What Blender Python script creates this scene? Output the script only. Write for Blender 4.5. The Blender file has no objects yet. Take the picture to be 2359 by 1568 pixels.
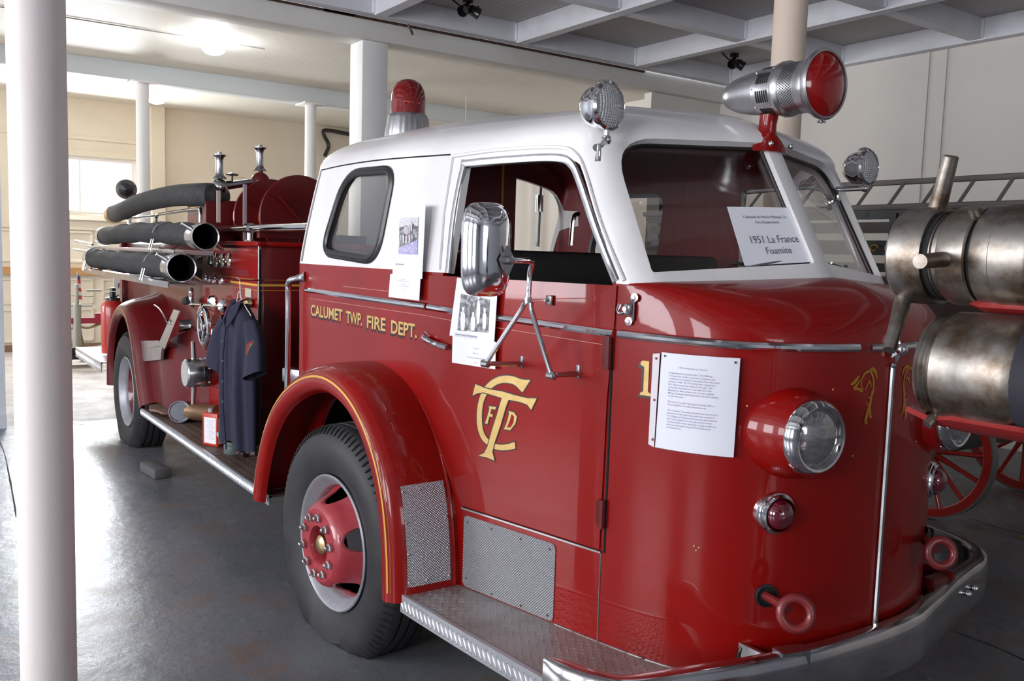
import bpy, bmesh, math, random
import numpy as np
from mathutils import Vector, Matrix
random.seed(7); rng=np.random.RandomState(5)
PI=math.pi
# ------------------------------------------------------------------ camera
F=2050.0; CC=(1179.5,784.0); CAMH=1.65
def _d(p): return np.array([p[0]-CC[0],p[1]-CC[1],F])
def _n(v): return v/np.linalg.norm(v)
_mx=_n(_d((-255,544))); _y=_d((4126,676)); _y=_n(_y-np.dot(_y,_mx)*_mx)
RW=np.array([-_mx,_y,np.cross(-_mx,_y)])            # rows: world axes seen from the lens (x right, y down, z forward)
CAM=np.array([0,0,CAMH])
def at(axis,val,px,py):
    """point of the photograph on the real plane axis=val"""
    r=RW@_d((px,py)); i='xyz'.index(axis); return CAM+(val-CAM[i])/r[i]*r
scn=bpy.context.scene; COL=scn.collection
cam=bpy.data.objects.new('camera',bpy.data.cameras.new('camera')); COL.objects.link(cam)
M3=Matrix([list(RW[i]) for i in range(3)]) @ Matrix(((1,0,0),(0,-1,0),(0,0,-1)))
cam.matrix_world=Matrix.Translation(Vector(CAM)) @ M3.to_4x4()
cam.data.sensor_width=36; cam.data.lens=F/2359*36; cam.data.clip_start=.05; cam.data.clip_end=100
scn.camera=cam
scn.view_settings.view_transform='Standard'; scn.view_settings.look='None'
scn.view_settings.exposure=0.12; scn.view_settings.gamma=1
# ------------------------------------------------------------------ world + daylight
w=bpy.data.worlds.new('sky'); scn.world=w; w.use_nodes=True
bg=w.node_tree.nodes['Background']; bg.inputs[0].default_value=(.86,.93,1,1); bg.inputs[1].default_value=4.0
def area(name,loc,look,sx,sy,power,col,spread=180):
    l=bpy.data.lights.new(name,'AREA'); l.shape='RECTANGLE'; l.size=sx; l.size_y=sy; l.energy=power; l.color=col
    l.spread=math.radians(spread)
    o=bpy.data.objects.new(name,l); COL.objects.link(o); o.location=loc
    o.rotation_euler=Vector(look).to_track_quat('-Z','Y').to_euler(); return o
# daylight entering by the windows of the left wall, the open end behind the camera and the back window
area('daylight_left_1',(-6.4,-4.75,2.2),(0,1,-.12),1.8,2.2,190,(.95,.96,1))
area('daylight_left_2',(-3.2,-4.75,2.2),(0,1,-.12),1.8,2.2,190,(.95,.96,1))
area('daylight_left_3',(-0.0,-4.75,2.2),(0,1,-.12),1.8,2.2,150,(.93,.96,1))
area('daylight_front',(5.75,0.6,2.4),(-1,.1,-.1),2.4,1.6,50,(.93,.96,1))
area('daylight_back',(-14.85,2.35,2.5),(1,.05,-.25),1.6,.9,210,(.9,.95,1))
area('daylight_far_left',(-12.4,-4.7,2.2),(0,1,0),2.6,2.2,260,(1,.97,.93))
# ------------------------------------------------------------------ materials
MAT={}
def mat(name,col,rough=.5,metal=0,coat=0,bump=None,noise=None,spec=.5,emit=None,trans=0,sheen=0,ior=1.5,coatr=.03):
    m=bpy.data.materials.new(name); m.use_nodes=True; nt=m.node_tree; b=nt.nodes['Principled BSDF']
    b.inputs['Base Color'].default_value=(*col,1); b.inputs['Roughness'].default_value=rough; b.inputs['Metallic'].default_value=metal
    b.inputs['Coat Weight'].default_value=coat; b.inputs['Coat Roughness'].default_value=coatr; b.inputs['Specular IOR Level'].default_value=spec
    b.inputs['Transmission Weight'].default_value=trans; b.inputs['IOR'].default_value=ior; b.inputs['Sheen Weight'].default_value=sheen
    if emit: b.inputs['Emission Color'].default_value=(*emit[0],1); b.inputs['Emission Strength'].default_value=emit[1]
    tc=nt.nodes.new('ShaderNodeTexCoord')
    if noise:      # (scale, colour2, amount low, high, stretch)
        n=nt.nodes.new('ShaderNodeTexNoise'); n.inputs['Scale'].default_value=noise[0]; n.inputs['Detail'].default_value=6; n.inputs['Roughness'].default_value=.62
        mp=nt.nodes.new('ShaderNodeMapping'); mp.inputs['Scale'].default_value=noise[4] if len(noise)>4 else (1,1,1)
        nt.links.new(tc.outputs['Object'],mp.inputs[0]); nt.links.new(mp.outputs[0],n.inputs['Vector'])
        r=nt.nodes.new('ShaderNodeMapRange'); r.inputs[1].default_value=noise[2]; r.inputs[2].default_value=noise[3]
        nt.links.new(n.outputs[0],r.inputs[0])
        mx=nt.nodes.new('ShaderNodeMix'); mx.data_type='RGBA'; mx.inputs[6].default_value=(*col,1); mx.inputs[7].default_value=(*noise[1],1)
        nt.links.new(r.outputs[0],mx.inputs[0]); nt.links.new(mx.outputs[2],b.inputs['Base Color'])
    if bump:       # (scale,strength,distance)
        n=nt.nodes.new('ShaderNodeTexNoise'); n.inputs['Scale'].default_value=bump[0]; n.inputs['Detail'].default_value=4
        nt.links.new(tc.outputs['Object'],n.inputs['Vector'])
        bp=nt.nodes.new('ShaderNodeBump'); bp.inputs['Strength'].default_value=bump[1]; bp.inputs['Distance'].default_value=bump[2]
        nt.links.new(n.outputs[0],bp.inputs['Height']); nt.links.new(bp.outputs[0],b.inputs['Normal'])
    MAT[name]=m; return m
def math_node(nt,op,a,b=None,c=None):
    n=nt.nodes.new('ShaderNodeMath'); n.operation=op
    for i,v in enumerate((a,b,c)):
        if v is None: continue
        if isinstance(v,(int,float)): n.inputs[i].default_value=v
        else: nt.links.new(v,n.inputs[i])
    return n.outputs[0]
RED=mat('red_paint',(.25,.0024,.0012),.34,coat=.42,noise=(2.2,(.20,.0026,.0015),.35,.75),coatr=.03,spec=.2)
REDD=mat('red_paint_dark',(.115,.004,.005),.40,coat=.4,noise=(5,(.085,.004,.005),.4,.7),coatr=.10,spec=.3)  # darker red than the cab paint, mainly for the rear parts
REDI=mat('interior_red',(.17,.012,.014),.45,coat=.2)
REDW=mat('wheel_red',(.34,.03,.04),.4,coat=.4,noise=(14,(.27,.02,.03),.4,.7))
WHITE=mat('white_paint',(.80,.775,.775),.3,coat=.5,noise=(2.5,(.71,.68,.685),.45,.8),coatr=.08)
CHROME=mat('chrome',(.78,.78,.80),.09,1,noise=(9,(.62,.61,.62),.45,.8))
CHROMED=mat('dull_chrome',(.55,.55,.56),.24,1,noise=(14,(.40,.39,.38),.4,.8))
ALU=mat('aluminium',(.62,.62,.64),.32,1,noise=(10,(.48,.47,.46),.4,.8))
STEEL=mat('worn_steel',(.33,.305,.275),.42,1,noise=(13,(.11,.065,.035),.40,.66),bump=(60,.15,.002))
BRASS=mat('brass',(.55,.42,.22),.35,1,noise=(20,(.3,.22,.12),.4,.7))
BLACKR=mat('black_rubber',(.020,.019,.021),.6,bump=(90,.2,.001))
BLACK=mat('black_gap',(.004,.004,.004),.8)
BLACKG=mat('black_gloss',(.012,.012,.013),.3,coat=.3)
TIRE=mat('tyre_rubber',(.015,.0145,.017),.6,noise=(6,(.028,.026,.027),.4,.7))
HOSE=mat('hose_canvas',(.022,.021,.023),.75,noise=(40,(.045,.042,.042),.45,.65),bump=(160,.5,.002))
RIMS=mat('rim_silver',(.33,.33,.36),.45,.3,noise=(8,(.24,.24,.26),.4,.7))
GOLD=mat('gold_leaf',(.62,.42,.15),.42,.25,noise=(30,(.52,.34,.11),.4,.7))
GOLDP=mat('gold_stripe',(.62,.33,.04),.45)
BLKP=mat('black_paint',(.014,.010,.010),.4)
PAPER=mat('paper',(.80,.80,.85),.5,coat=.5,coatr=.1)
INK=mat('ink',(.10,.10,.16),.6)
INKL=mat('ink_faded',(.36,.34,.50),.6)
PHOTOB=mat('photo_grey',(.10,.10,.11),.5,noise=(60,(.42,.42,.44),.45,.6))
PHOTOW=mat('photo_light',(.62,.62,.64),.5,noise=(90,(.35,.35,.37),.5,.65))
PHOTOV=mat('photo_ground',(.33,.31,.55),.5,noise=(120,(.55,.52,.7),.45,.6))
NAVY=mat('navy_cloth',(.011,.011,.030),.9,sheen=.05,noise=(12,(.015,.015,.038),.4,.7),bump=(300,.25,.001))
LEATH=mat('black_leather',(.016,.016,.017),.45,bump=(120,.2,.001))
GASKET=mat('window_rubber',(.012,.012,.013),.35)
WALLC=mat('cream_wall',(.70,.64,.54),.75,noise=(1.1,(.64,.58,.48),.35,.75),bump=(30,.08,.004))
WALLR=mat('right_wall',(.66,.62,.57),.7,noise=(.8,(.60,.56,.52),.35,.75))
WALLB=mat('blueish_wall',(.58,.61,.66),.7,noise=(3,(.48,.51,.56),.4,.75))
BEAM=mat('beam_paint',(.66,.66,.70),.6,noise=(2.2,(.55,.54,.58),.45,.8),bump=(25,.1,.004))
BEAMW=mat('beam_warm',(.72,.70,.66),.6,noise=(2.0,(.64,.61,.56),.4,.8))
POSTW=mat('post_white',(.80,.79,.78),.6,noise=(2,(.72,.71,.7),.4,.8))
PILLAR=mat('pillar_paint',(.70,.63,.61),.55,noise=(5,(.62,.54,.50),.50,.85,(1,1,.35)),bump=(40,.12,.003))
PILLARP=mat('pillar_pink',(.72,.58,.48),.6,noise=(3,(.68,.54,.44),.4,.8))
DARKB=mat('dark_brown',(.05,.018,.012),.7)
WOOD=mat('wood_strip',(.50,.27,.11),.6,noise=(6,(.40,.2,.08),.4,.7,(1,8,8)))
RAWW=mat('raw_wood',(.42,.31,.20),.7,noise=(8,(.30,.2,.12),.4,.7,(1,1,8)))
WHITEP=mat('white_plastic',(.75,.75,.74),.4)
LABELP=mat('label_white',(.72,.68,.70),.5)
CANRED=mat('can_red',(.45,.035,.015),.4)
CANV=mat('canvas',(.20,.12,.08),.85,noise=(15,(.13,.07,.05),.4,.7))
GLASSJ=mat('jar_glass',(.25,.33,.30),.15,trans=.6)
DIAL=mat('dial_face',(.45,.43,.30),.4)
WIRE=mat('white_wire',(.62,.60,.60),.4)
UNDER=mat('underbody',(.020,.016,.015),.8)
FLAGR=mat('flag_red',(.45,.05,.06),.8); FLAGW=mat('flag_white',(.6,.58,.58),.8); FLAGB=mat('flag_blue',(.05,.06,.2),.8)
BULBW=mat('lit_lamp',(1,1,1),.5,emit=((.93,.95,1),60)); BULBY=mat('lit_bulb',(1,.8,.4),.5,emit=((1,.62,.22),14))
LENSR=mat('red_glass',(.30,.002,.002),.12,coat=.5,spec=.4)
LENSD=mat('dark_red_glass',(.10,.003,.012),.06,coat=1,spec=.9)
REDDOME=mat('red_dome',(.17,.003,.003),.12,coat=.8)
def glassmat(name,tint,refl,rough=0.0):
    m=bpy.data.materials.new(name); m.use_nodes=True; nt=m.node_tree; nt.nodes.remove(nt.nodes['Principled BSDF'])
    out=nt.nodes['Material Output']; t=nt.nodes.new('ShaderNodeBsdfTransparent'); t.inputs[0].default_value=(*tint,1)
    g=nt.nodes.new('ShaderNodeBsdfGlossy'); g.inputs['Roughness'].default_value=rough; g.inputs[0].default_value=(1,1,1,1)
    lw=nt.nodes.new('ShaderNodeLayerWeight'); lw.inputs[0].default_value=.5
    k=math_node(nt,'POWER',lw.outputs['Facing'],4.0); k=math_node(nt,'MULTIPLY_ADD',k,.9,refl)
    mx=nt.nodes.new('ShaderNodeMixShader'); nt.links.new(k,mx.inputs[0]); nt.links.new(t.outputs[0],mx.inputs[1]); nt.links.new(g.outputs[0],mx.inputs[2])
    nt.links.new(mx.outputs[0],out.inputs[0]); return m
GLASS=glassmat('cab_glass',(.86,.85,.83),.045)
GLASSC=glassmat('clear_plastic',(.97,.97,.98),.03)
# stippled aluminium: rows of small domes (object coordinates of the plate are metres)
def stipple(name,pitch):
    m=mat(name,(.60,.60,.63),.34,.55); nt=m.node_tree; b=nt.nodes['Principled BSDF']
    uv=nt.nodes.new('ShaderNodeUVMap'); sp=nt.nodes.new('ShaderNodeSeparateXYZ'); nt.links.new(uv.outputs[0],sp.inputs[0])
    k=PI/pitch
    a=math_node(nt,'SINE',math_node(nt,'MULTIPLY',math_node(nt,'ADD',sp.outputs[0],sp.outputs[1]),k))
    c=math_node(nt,'SINE',math_node(nt,'MULTIPLY',math_node(nt,'SUBTRACT',sp.outputs[0],sp.outputs[1]),k))
    h=math_node(nt,'ABSOLUTE',math_node(nt,'MULTIPLY',a,c))
    bp=nt.nodes.new('ShaderNodeBump'); bp.inputs['Strength'].default_value=1; bp.inputs['Distance'].default_value=pitch*.45
    nt.links.new(h,bp.inputs['Height']); nt.links.new(bp.outputs[0],b.inputs['Normal'])
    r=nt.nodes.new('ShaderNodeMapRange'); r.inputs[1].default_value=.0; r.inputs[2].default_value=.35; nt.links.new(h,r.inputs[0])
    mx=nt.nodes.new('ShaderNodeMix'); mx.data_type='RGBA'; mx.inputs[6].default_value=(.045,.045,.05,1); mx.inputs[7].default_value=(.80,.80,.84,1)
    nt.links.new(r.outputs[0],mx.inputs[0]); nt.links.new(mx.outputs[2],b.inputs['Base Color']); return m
STIP=stipple('stippled_plate',.0105)
TREAD=mat('tread_plate',(.46,.43,.42),.40,.6,noise=(5,(.30,.26,.24),.4,.7))
TREADE=mat('tread_edge',(.66,.67,.70),.36,.8,noise=(9,(.55,.55,.57),.4,.7))
# fluted lamp glass
def fluted():
    m=mat('fluted_lens',(.80,.80,.82),.16,.45,coat=.5); nt=m.node_tree; b=nt.nodes['Principled BSDF']
    uv=nt.nodes.new('ShaderNodeUVMap'); sp=nt.nodes.new('ShaderNodeSeparateXYZ'); nt.links.new(uv.outputs[0],sp.inputs[0])
    a=math_node(nt,'SINE',math_node(nt,'MULTIPLY',sp.outputs[0],620.)); c=math_node(nt,'SINE',math_node(nt,'MULTIPLY',sp.outputs[1],760.))
    h=math_node(nt,'ADD',a,c); bp=nt.nodes.new('ShaderNodeBump'); bp.inputs['Strength'].default_value=.8; bp.inputs['Distance'].default_value=.003
    nt.links.new(h,bp.inputs['Height']); nt.links.new(bp.outputs[0],b.inputs['Normal']); return m
FLUTE=fluted()
HEADG=mat('headlamp_glass',(.46,.45,.45),.10,.7,coat=.5,noise=(30,(.30,.28,.28),.4,.7,(1,1,4)))
# floor: painted grey concrete near, bare concrete far, stains, gloss
def floormat():
    m=mat('floor_concrete',(.2,.21,.23),.3); nt=m.node_tree; b=nt.nodes['Principled BSDF']; L=nt.links
    tc=nt.nodes.new('ShaderNodeTexCoord'); sp=nt.nodes.new('ShaderNodeSeparateXYZ'); L.new(tc.outputs['Object'],sp.inputs[0])
    def noise(s,det=6,ro=.6):
        n=nt.nodes.new('ShaderNodeTexNoise'); n.inputs['Scale'].default_value=s; n.inputs['Detail'].default_value=det; n.inputs['Roughness'].default_value=ro; L.new(tc.outputs['Object'],n.inputs['Vector']); return n.outputs[0]
    def mr(v,a,bb,c=0,d=1):
        r=nt.nodes.new('ShaderNodeMapRange'); [r.inputs[i+1].__setattr__('default_value',k) for i,k in enumerate((a,bb,c,d))]; L.new(v,r.inputs[0]); return r.outputs[0]
    def mixc(f,a,bb):
        x=nt.nodes.new('ShaderNodeMix'); x.data_type='RGBA'
        if isinstance(a,tuple): x.inputs[6].default_value=(*a,1)
        else: L.new(a,x.inputs[6])
        if isinstance(bb,tuple): x.inputs[7].default_value=(*bb,1)
        else: L.new(bb,x.inputs[7])
        L.new(f,x.inputs[0]); return x.outputs[2]
    big=noise(.9); fine=noise(7,8,.7); n3=noise(3.1,8,.7)
    paint=mixc(mr(big,.35,.7),(.105,.112,.130),(.165,.168,.182))
    paint=mixc(mr(n3,.52,.64),paint,(.15,.115,.10))
    paint=mixc(mr(fine,.60,.72),paint,(.26,.26,.26))
    bare=mixc(mr(n3,.4,.65),(.36,.31,.27),(.24,.21,.19)); bare=mixc(mr(fine,.55,.7),bare,(.45,.41,.37))
    edge=math_node(nt,'ADD',sp.outputs[0],math_node(nt,'MULTIPLY',fine,.15))
    f=mr(edge,-8.86,-8.80)
    col=mixc(f,bare,paint); L.new(col,b.inputs['Base Color'])
    ro=math_node(nt,'ADD',math_node(nt,'MULTIPLY',f,-.31),math_node(nt,'ADD',math_node(nt,'MULTIPLY',n3,.35),.42)); L.new(ro,b.inputs['Roughness'])
    bp=nt.nodes.new('ShaderNodeBump'); bp.inputs['Strength'].default_value=.35; bp.inputs['Distance'].default_value=.01; L.new(fine,bp.inputs['Height']); L.new(bp.outputs[0],b.inputs['Normal'])
    return m
FLOORM=floormat()
def planks(name,c1,c2,axis,w,rough=.6):
    m=mat(name,c1,rough,noise=(2,c2,.4,.8)); nt=m.node_tree; b=nt.nodes['Principled BSDF']
    tc=nt.nodes.new('ShaderNodeTexCoord'); sp=nt.nodes.new('ShaderNodeSeparateXYZ'); nt.links.new(tc.outputs['Object'],sp.inputs[0])
    fr=math_node(nt,'FRACT',math_node(nt,'DIVIDE',sp.outputs[axis],w))
    g=math_node(nt,'LESS_THAN',fr,.10)
    old=b.inputs['Base Color'].links[0].from_socket
    mx=nt.nodes.new('ShaderNodeMix'); mx.data_type='RGBA'; nt.links.new(g,mx.inputs[0]); nt.links.new(old,mx.inputs[6]); mx.inputs[7].default_value=tuple(k*.62 for k in c1)+(1,)
    nt.links.new(mx.outputs[2],b.inputs['Base Color'])
    bp=nt.nodes.new('ShaderNodeBump'); bp.inputs['Strength'].default_value=.6; bp.inputs['Distance'].default_value=.01; bp.invert=True
    nt.links.new(g,bp.inputs['Height']); nt.links.new(bp.outputs[0],b.inputs['Normal']); return m
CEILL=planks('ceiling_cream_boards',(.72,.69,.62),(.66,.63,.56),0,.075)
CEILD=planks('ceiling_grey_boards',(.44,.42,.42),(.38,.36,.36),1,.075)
# ------------------------------------------------------------------ builders
def _parent(o,parent):
    o.parent=parent
    if parent.parent is None and parent.type=='EMPTY': o.matrix_parent_inverse=Matrix.Translation(-parent.location)
def finish(me,ang=35):
    bm=bmesh.new(); bm.from_mesh(me)
    for f in bm.faces: f.smooth=True
    lim=math.radians(ang)
    for e in bm.edges:
        e.smooth = len(e.link_faces)==2 and e.calc_face_angle(0)<lim
    bm.to_mesh(me); bm.free()
def mk(name,V,Fc,m,parent=None,ang=35,mats=None,fm=None,recalc=True,uv=None):
    me=bpy.data.meshes.new(name); me.from_pydata([tuple(map(float,v)) for v in V],[],[tuple(f) for f in Fc])
    for k in (mats or [m]): me.materials.append(k)
    if fm: 
        for p,i in zip(me.polygons,fm): p.material_index=i
    if recalc:
        bm=bmesh.new(); bm.from_mesh(me); bmesh.ops.recalc_face_normals(bm,faces=bm.faces); bm.to_mesh(me); bm.free()
    finish(me,ang)
    if uv is not None:
        l=me.uv_layers.new(name='UVMap')
        for lp in me.loops: l.data[lp.index].uv=uv[lp.vertex_index]
    o=bpy.data.objects.new(name,me); COL.objects.link(o)
    if parent is not None: _parent(o,parent)
    return o
class G:
    """collects shapes into one mesh"""
    def __init__(s): s.V=[];s.F=[];s.M=[];s.m=0
    def add(s,V,Fc):
        n=len(s.V); s.V+= [tuple(map(float,v)) for v in V]; s.F+=[tuple(i+n for i in f) for f in Fc]; s.M+=[s.m]*len(Fc); return s
    def box(s,c,d,rot=None,bev=0):
        x,y,z=[k/2 for k in d]
        if bev>0:
            b=min(bev,x*.49,y*.49,z*.49); pts=[];
            bm=bmesh.new(); bmesh.ops.create_cube(bm,size=1)
            for v in bm.verts: v.co=Vector((v.co.x*2*x,v.co.y*2*y,v.co.z*2*z))
            bmesh.ops.bevel(bm,geom=bm.edges[:],offset=b,segments=2,profile=.5,affect='EDGES')
            V=[v.co.copy() for v in bm.verts]; bm.verts.index_update(); Fc=[[v.index for v in f.verts] for f in bm.faces]; bm.free()
        else:
            V=[Vector((a*x,b*y,c_*z)) for a in(-1,1) for b in(-1,1) for c_ in(-1,1)]
            Fc=[(0,1,3,2),(4,6,7,5),(0,4,5,1),(2,3,7,6),(0,2,6,4),(1,5,7,3)]
        R=rot if rot is not None else Matrix.Identity(3)
        return s.add([R@v+Vector(c) for v in V],Fc)
    def lathe(s,prof,o,ax,n=24,ref=None,cap=True,a0=0,a1=2*PI):
        a=Vector(ax).normalized(); u=(Vector(ref) if ref else (Vector((0,0,1)) if abs(a.z)<.9 else Vector((1,0,0)))); u=(u-a*u.dot(a)).normalized(); v=a.cross(u); O=Vector(o)
        full=abs(a1-a0-2*PI)<1e-6; N=n if full else n+1
        V=[];Fc=[]
        for r,h in prof:
            for i in range(N):
                t=a0+(a1-a0)*i/n; V.append(O+a*h+(u*math.cos(t)+v*math.sin(t))*max(r,1e-5))
        for j in range(len(prof)-1):
            for i in range(n):
                i2=(i+1)%N; Fc.append((j*N+i,j*N+i2,(j+1)*N+i2,(j+1)*N+i))
        if cap and full:
            if prof[0][0]>1e-4: Fc.append(tuple(range(N))[::-1])
            if prof[-1][0]>1e-4: k=(len(prof)-1)*N; Fc.append(tuple(range(k,k+N)))
        return s.add(V,Fc)
    def tube(s,path,r,n=10,cap=True,closed=False,flat=1.0,up=None):
        P=[Vector(p) for p in path]; L=len(P); rr=r if isinstance(r,(list,tuple)) else [r]*L
        V=[];Fc=[];prev=None
        for i,p in enumerate(P):
            if closed: t=(P[(i+1)%L]-P[i-1])
            else: t=P[min(i+1,L-1)]-P[max(i-1,0)]
            t.normalize()
            if up is not None: u=Vector(up)-t*t.dot(Vector(up)); u.normalize()
            elif prev is None:
                u=Vector((0,0,1)) if abs(t.z)<.9 else Vector((1,0,0)); u=(u-t*t.dot(u)).normalized()
            else: u=(prev-t*t.dot(prev)).normalized()
            prev=u; v=t.cross(u)
            for k in range(n):
                a=2*PI*k/n; V.append(p+u*math.cos(a)*rr[i]*flat+v*math.sin(a)*rr[i])
        for i in range(L if closed else L-1):
            j=(i+1)%L
            for k in range(n): k2=(k+1)%n; Fc.append((i*n+k,i*n+k2,j*n+k2,j*n+k))
        if cap and not closed: Fc.append(tuple(range(n))[::-1]); Fc.append(tuple(range((L-1)*n,L*n)))
        return s.add(V,Fc)
    def ball(s,c,r,n=16,sc=(1,1,1)):
        m=n//2; V=[];Fc=[]
        for j in range(m+1):
            a=PI*j/m
            for i in range(n): b=2*PI*i/n; V.append((c[0]+r*sc[0]*math.sin(a)*math.cos(b),c[1]+r*sc[1]*math.sin(a)*math.sin(b),c[2]+r*sc[2]*math.cos(a)))
        for j in range(m):
            for i in range(n): i2=(i+1)%n; Fc.append((j*n+i,j*n+i2,(j+1)*n+i2,(j+1)*n+i))
        return s.add(V,Fc)
    def grid(s,fn,nu,nv,closeu=False):
        V=[fn(i/(nu if closeu else nu-1) if nu>1 else 0,j/(nv-1)) for j in range(nv) for i in range(nu)]
        Fc=[(j*nu+i,j*nu+(i+1)%nu,(j+1)*nu+(i+1)%nu,(j+1)*nu+i) for j in range(nv-1) for i in range(nu if closeu else nu-1)]
        return s.add(V,Fc)
    def prism(s,poly,ext):
        n=len(poly); e=Vector(ext); V=[Vector(p) for p in poly]+[Vector(p)+e for p in poly]
        return s.add(V,[tuple(range(n))[::-1],tuple(range(n,2*n))]+[(i,(i+1)%n,n+(i+1)%n,n+i) for i in range(n)])
    def build(s,name,m,parent=None,ang=35,mats=None): return mk(name,s.V,s.F,m,parent,ang,mats,s.M if mats else None)
def merge(o,d=1e-5):
    bm=bmesh.new(); bm.from_mesh(o.data); bmesh.ops.remove_doubles(bm,verts=bm.verts,dist=d); bmesh.ops.recalc_face_normals(bm,faces=bm.faces); bm.to_mesh(o.data); bm.free(); finish(o.data)
def solid(o,t,off=-1,matoff=0):
    md=o.modifiers.new('s','SOLIDIFY'); md.thickness=t; md.offset=off; md.use_even_offset=False; md.material_offset=matoff; md.material_offset_rim=0
def apply_mods(o,ang=35):
    dg=bpy.context.evaluated_depsgraph_get(); dg.update(); me=bpy.data.meshes.new_from_object(o.evaluated_get(dg)); o.modifiers.clear(); old=o.data; o.data=me; finish(me,ang)
def cut(o,cutters,ang=35):
    for c in cutters:
        md=o.modifiers.new('b','BOOLEAN'); md.operation='DIFFERENCE'; md.object=c; md.solver='EXACT'
    apply_mods(o,ang)
    for c in cutters: bpy.data.objects.remove(c)
def mirrorY(o,name=None,yc=2.6):
    me=o.data.copy()
    for v in me.vertices: v.co.y=2*yc-v.co.y
    me.flip_normals(); n=bpy.data.objects.new(name or o.name,me); COL.objects.link(n)
    if o.parent: _parent(n,o.parent)
    return n
def thing(name,label,cat,loc,group=None):
    o=bpy.data.objects.new(name,None); o.empty_display_size=.2; COL.objects.link(o); o.location=loc; o['label']=label; o['category']=cat
    if group: o['group']=group
    return o
def tag(o,label,cat,group=None,kind=None):
    o['label']=label; o['category']=cat
    if group: o['group']=group
    if kind: o['kind']=kind
    return o
def struct(o): o['kind']='structure'; return o
def arc(c,u,v,r,a0,a1,n=8): return [Vector(c)+Vector(u)*r*math.cos(a0+(a1-a0)*i/n)+Vector(v)*r*math.sin(a0+(a1-a0)*i/n) for i in range(n+1)]
def cr(P,n=8):
    P=[np.array(p,float) for p in P]; P=[2*P[0]-P[1]]+P+[2*P[-1]-P[-2]]; out=[]
    for i in range(1,len(P)-2):
        a,b,c,d=P[i-1:i+3]
        for k in range(n):
            t=k/n; out.append(.5*((2*b)+(c-a)*t+(2*a-5*b+4*c-d)*t*t+(3*b-a-3*c+d)*t**3))
    out.append(P[-2]); return out
def rotz(a): return Matrix.Rotation(a,3,'Z')
# ================================================================== THE ROOM
XB,XF,YL,YR=-15.0,6.0,-5.0,8.44
def wall_holes(name,axis,val,th,u0,u1,z0,z1,holes,m):
    """vertical wall of thickness th with rectangular openings; u runs along the other horizontal axis"""
    g=G(); us=sorted({u0,u1,*[h[0] for h in holes],*[h[1] for h in holes]}); zs=sorted({z0,z1,*[h[2] for h in holes],*[h[3] for h in holes]})
    for i in range(len(us)-1):
        for j in range(len(zs)-1):
            cu,cz=(us[i]+us[i+1])/2,(zs[j]+zs[j+1])/2
            if any(h[0]<cu<h[1] and h[2]<cz<h[3] for h in holes): continue
            d=(th,us[i+1]-us[i],zs[j+1]-zs[j]) if axis=='x' else (us[i+1]-us[i],th,zs[j+1]-zs[j])
            c=(val,cu,cz) if axis=='x' else (cu,val,cz)
            g.box(c,d)
    return struct(g.build(name,m))
struct(G().box(((XB+XF)/2,(YL+YR)/2,-.05),(XF-XB+.4,YR-YL+.4,.1)).build('floor',FLOORM))
BW=(1.62,3.20,2.08,2.94)
wb=wall_holes('wall_back','x',XB-.1,.2,YL,YR+.2,0,4.2,[BW],WALLC)
struct(G().box(((XB+XF)/2,YR+.1,2.1),(XF-XB+.4,.2,4.2)).build('wall_right',WALLR))
LWS=[(-7.3,-5.5,1.1,3.3),(-4.1,-2.3,1.1,3.3),(-.9,.9,1.1,3.3),(-13.7,-11.1,1.1,3.3)]
wall_holes('wall_left','y',YL-.1,.2,XB,XF,0,4.2,LWS,WALLB)
wall_holes('wall_front','x',XF+.1,.2,YL,YR+.2,0,4.2,[(-.6,1.8,1.6,3.2)],WALLB)
def window(n,axis,val,u0,u1,z0,z1,mull=1,m=None):
    g=G(); w=.05
    def B(ua,ub,za,zb,t=.07):
        c=(val,(ua+ub)/2,(za+zb)/2) if axis=='x' else ((ua+ub)/2,val,(za+zb)/2); d=(t,ub-ua,zb-za) if axis=='x' else (ub-ua,t,zb-za); g.box(c,d)
    B(u0,u1,z0,z0+w);B(u0,u1,z1-w,z1);B(u0,u0+w,z0+w*.9,z1-w*.9,.064);B(u1-w,u1,z0+w*.9,z1-w*.9,.064)
    for k in range(1,mull+1): c=u0+(u1-u0)*k/(mull+1); B(c-.012,c+.012,z0,z1,.03)
    o=struct(g.build('window_%d'%n,m or POSTW))
    g=G(); d=(.006,u1-u0-.1,z1-z0-.1) if axis=='x' else (u1-u0-.1,.006,z1-z0-.1); c=(val,(u0+u1)/2,(z0+z1)/2) if axis=='x' else ((u0+u1)/2,val,(z0+z1)/2)
    g.box(c,d).build('window_glass',GLASSC,o); return o
window(1,'x',XB-.08,*BW)
for i,h in enumerate(LWS): window(i+2,'y',YL-.08,*h,mull=2)
window(6,'x',XF+.08,-.6,1.8,1.6,3.2,mull=2)
g=G(); g.box((XB+.02,2.41,2.02),(.06,1.75,.07)); g.box((XB+.02,2.41,2.99),(.044,1.75,.08)); g.box((XB+.02,1.55,2.5),(.04,.09,.9)); g.box((XB+.02,3.27,2.5),(.04,.09,.9))
struct(g.build('trim_1',WALLC))
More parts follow.
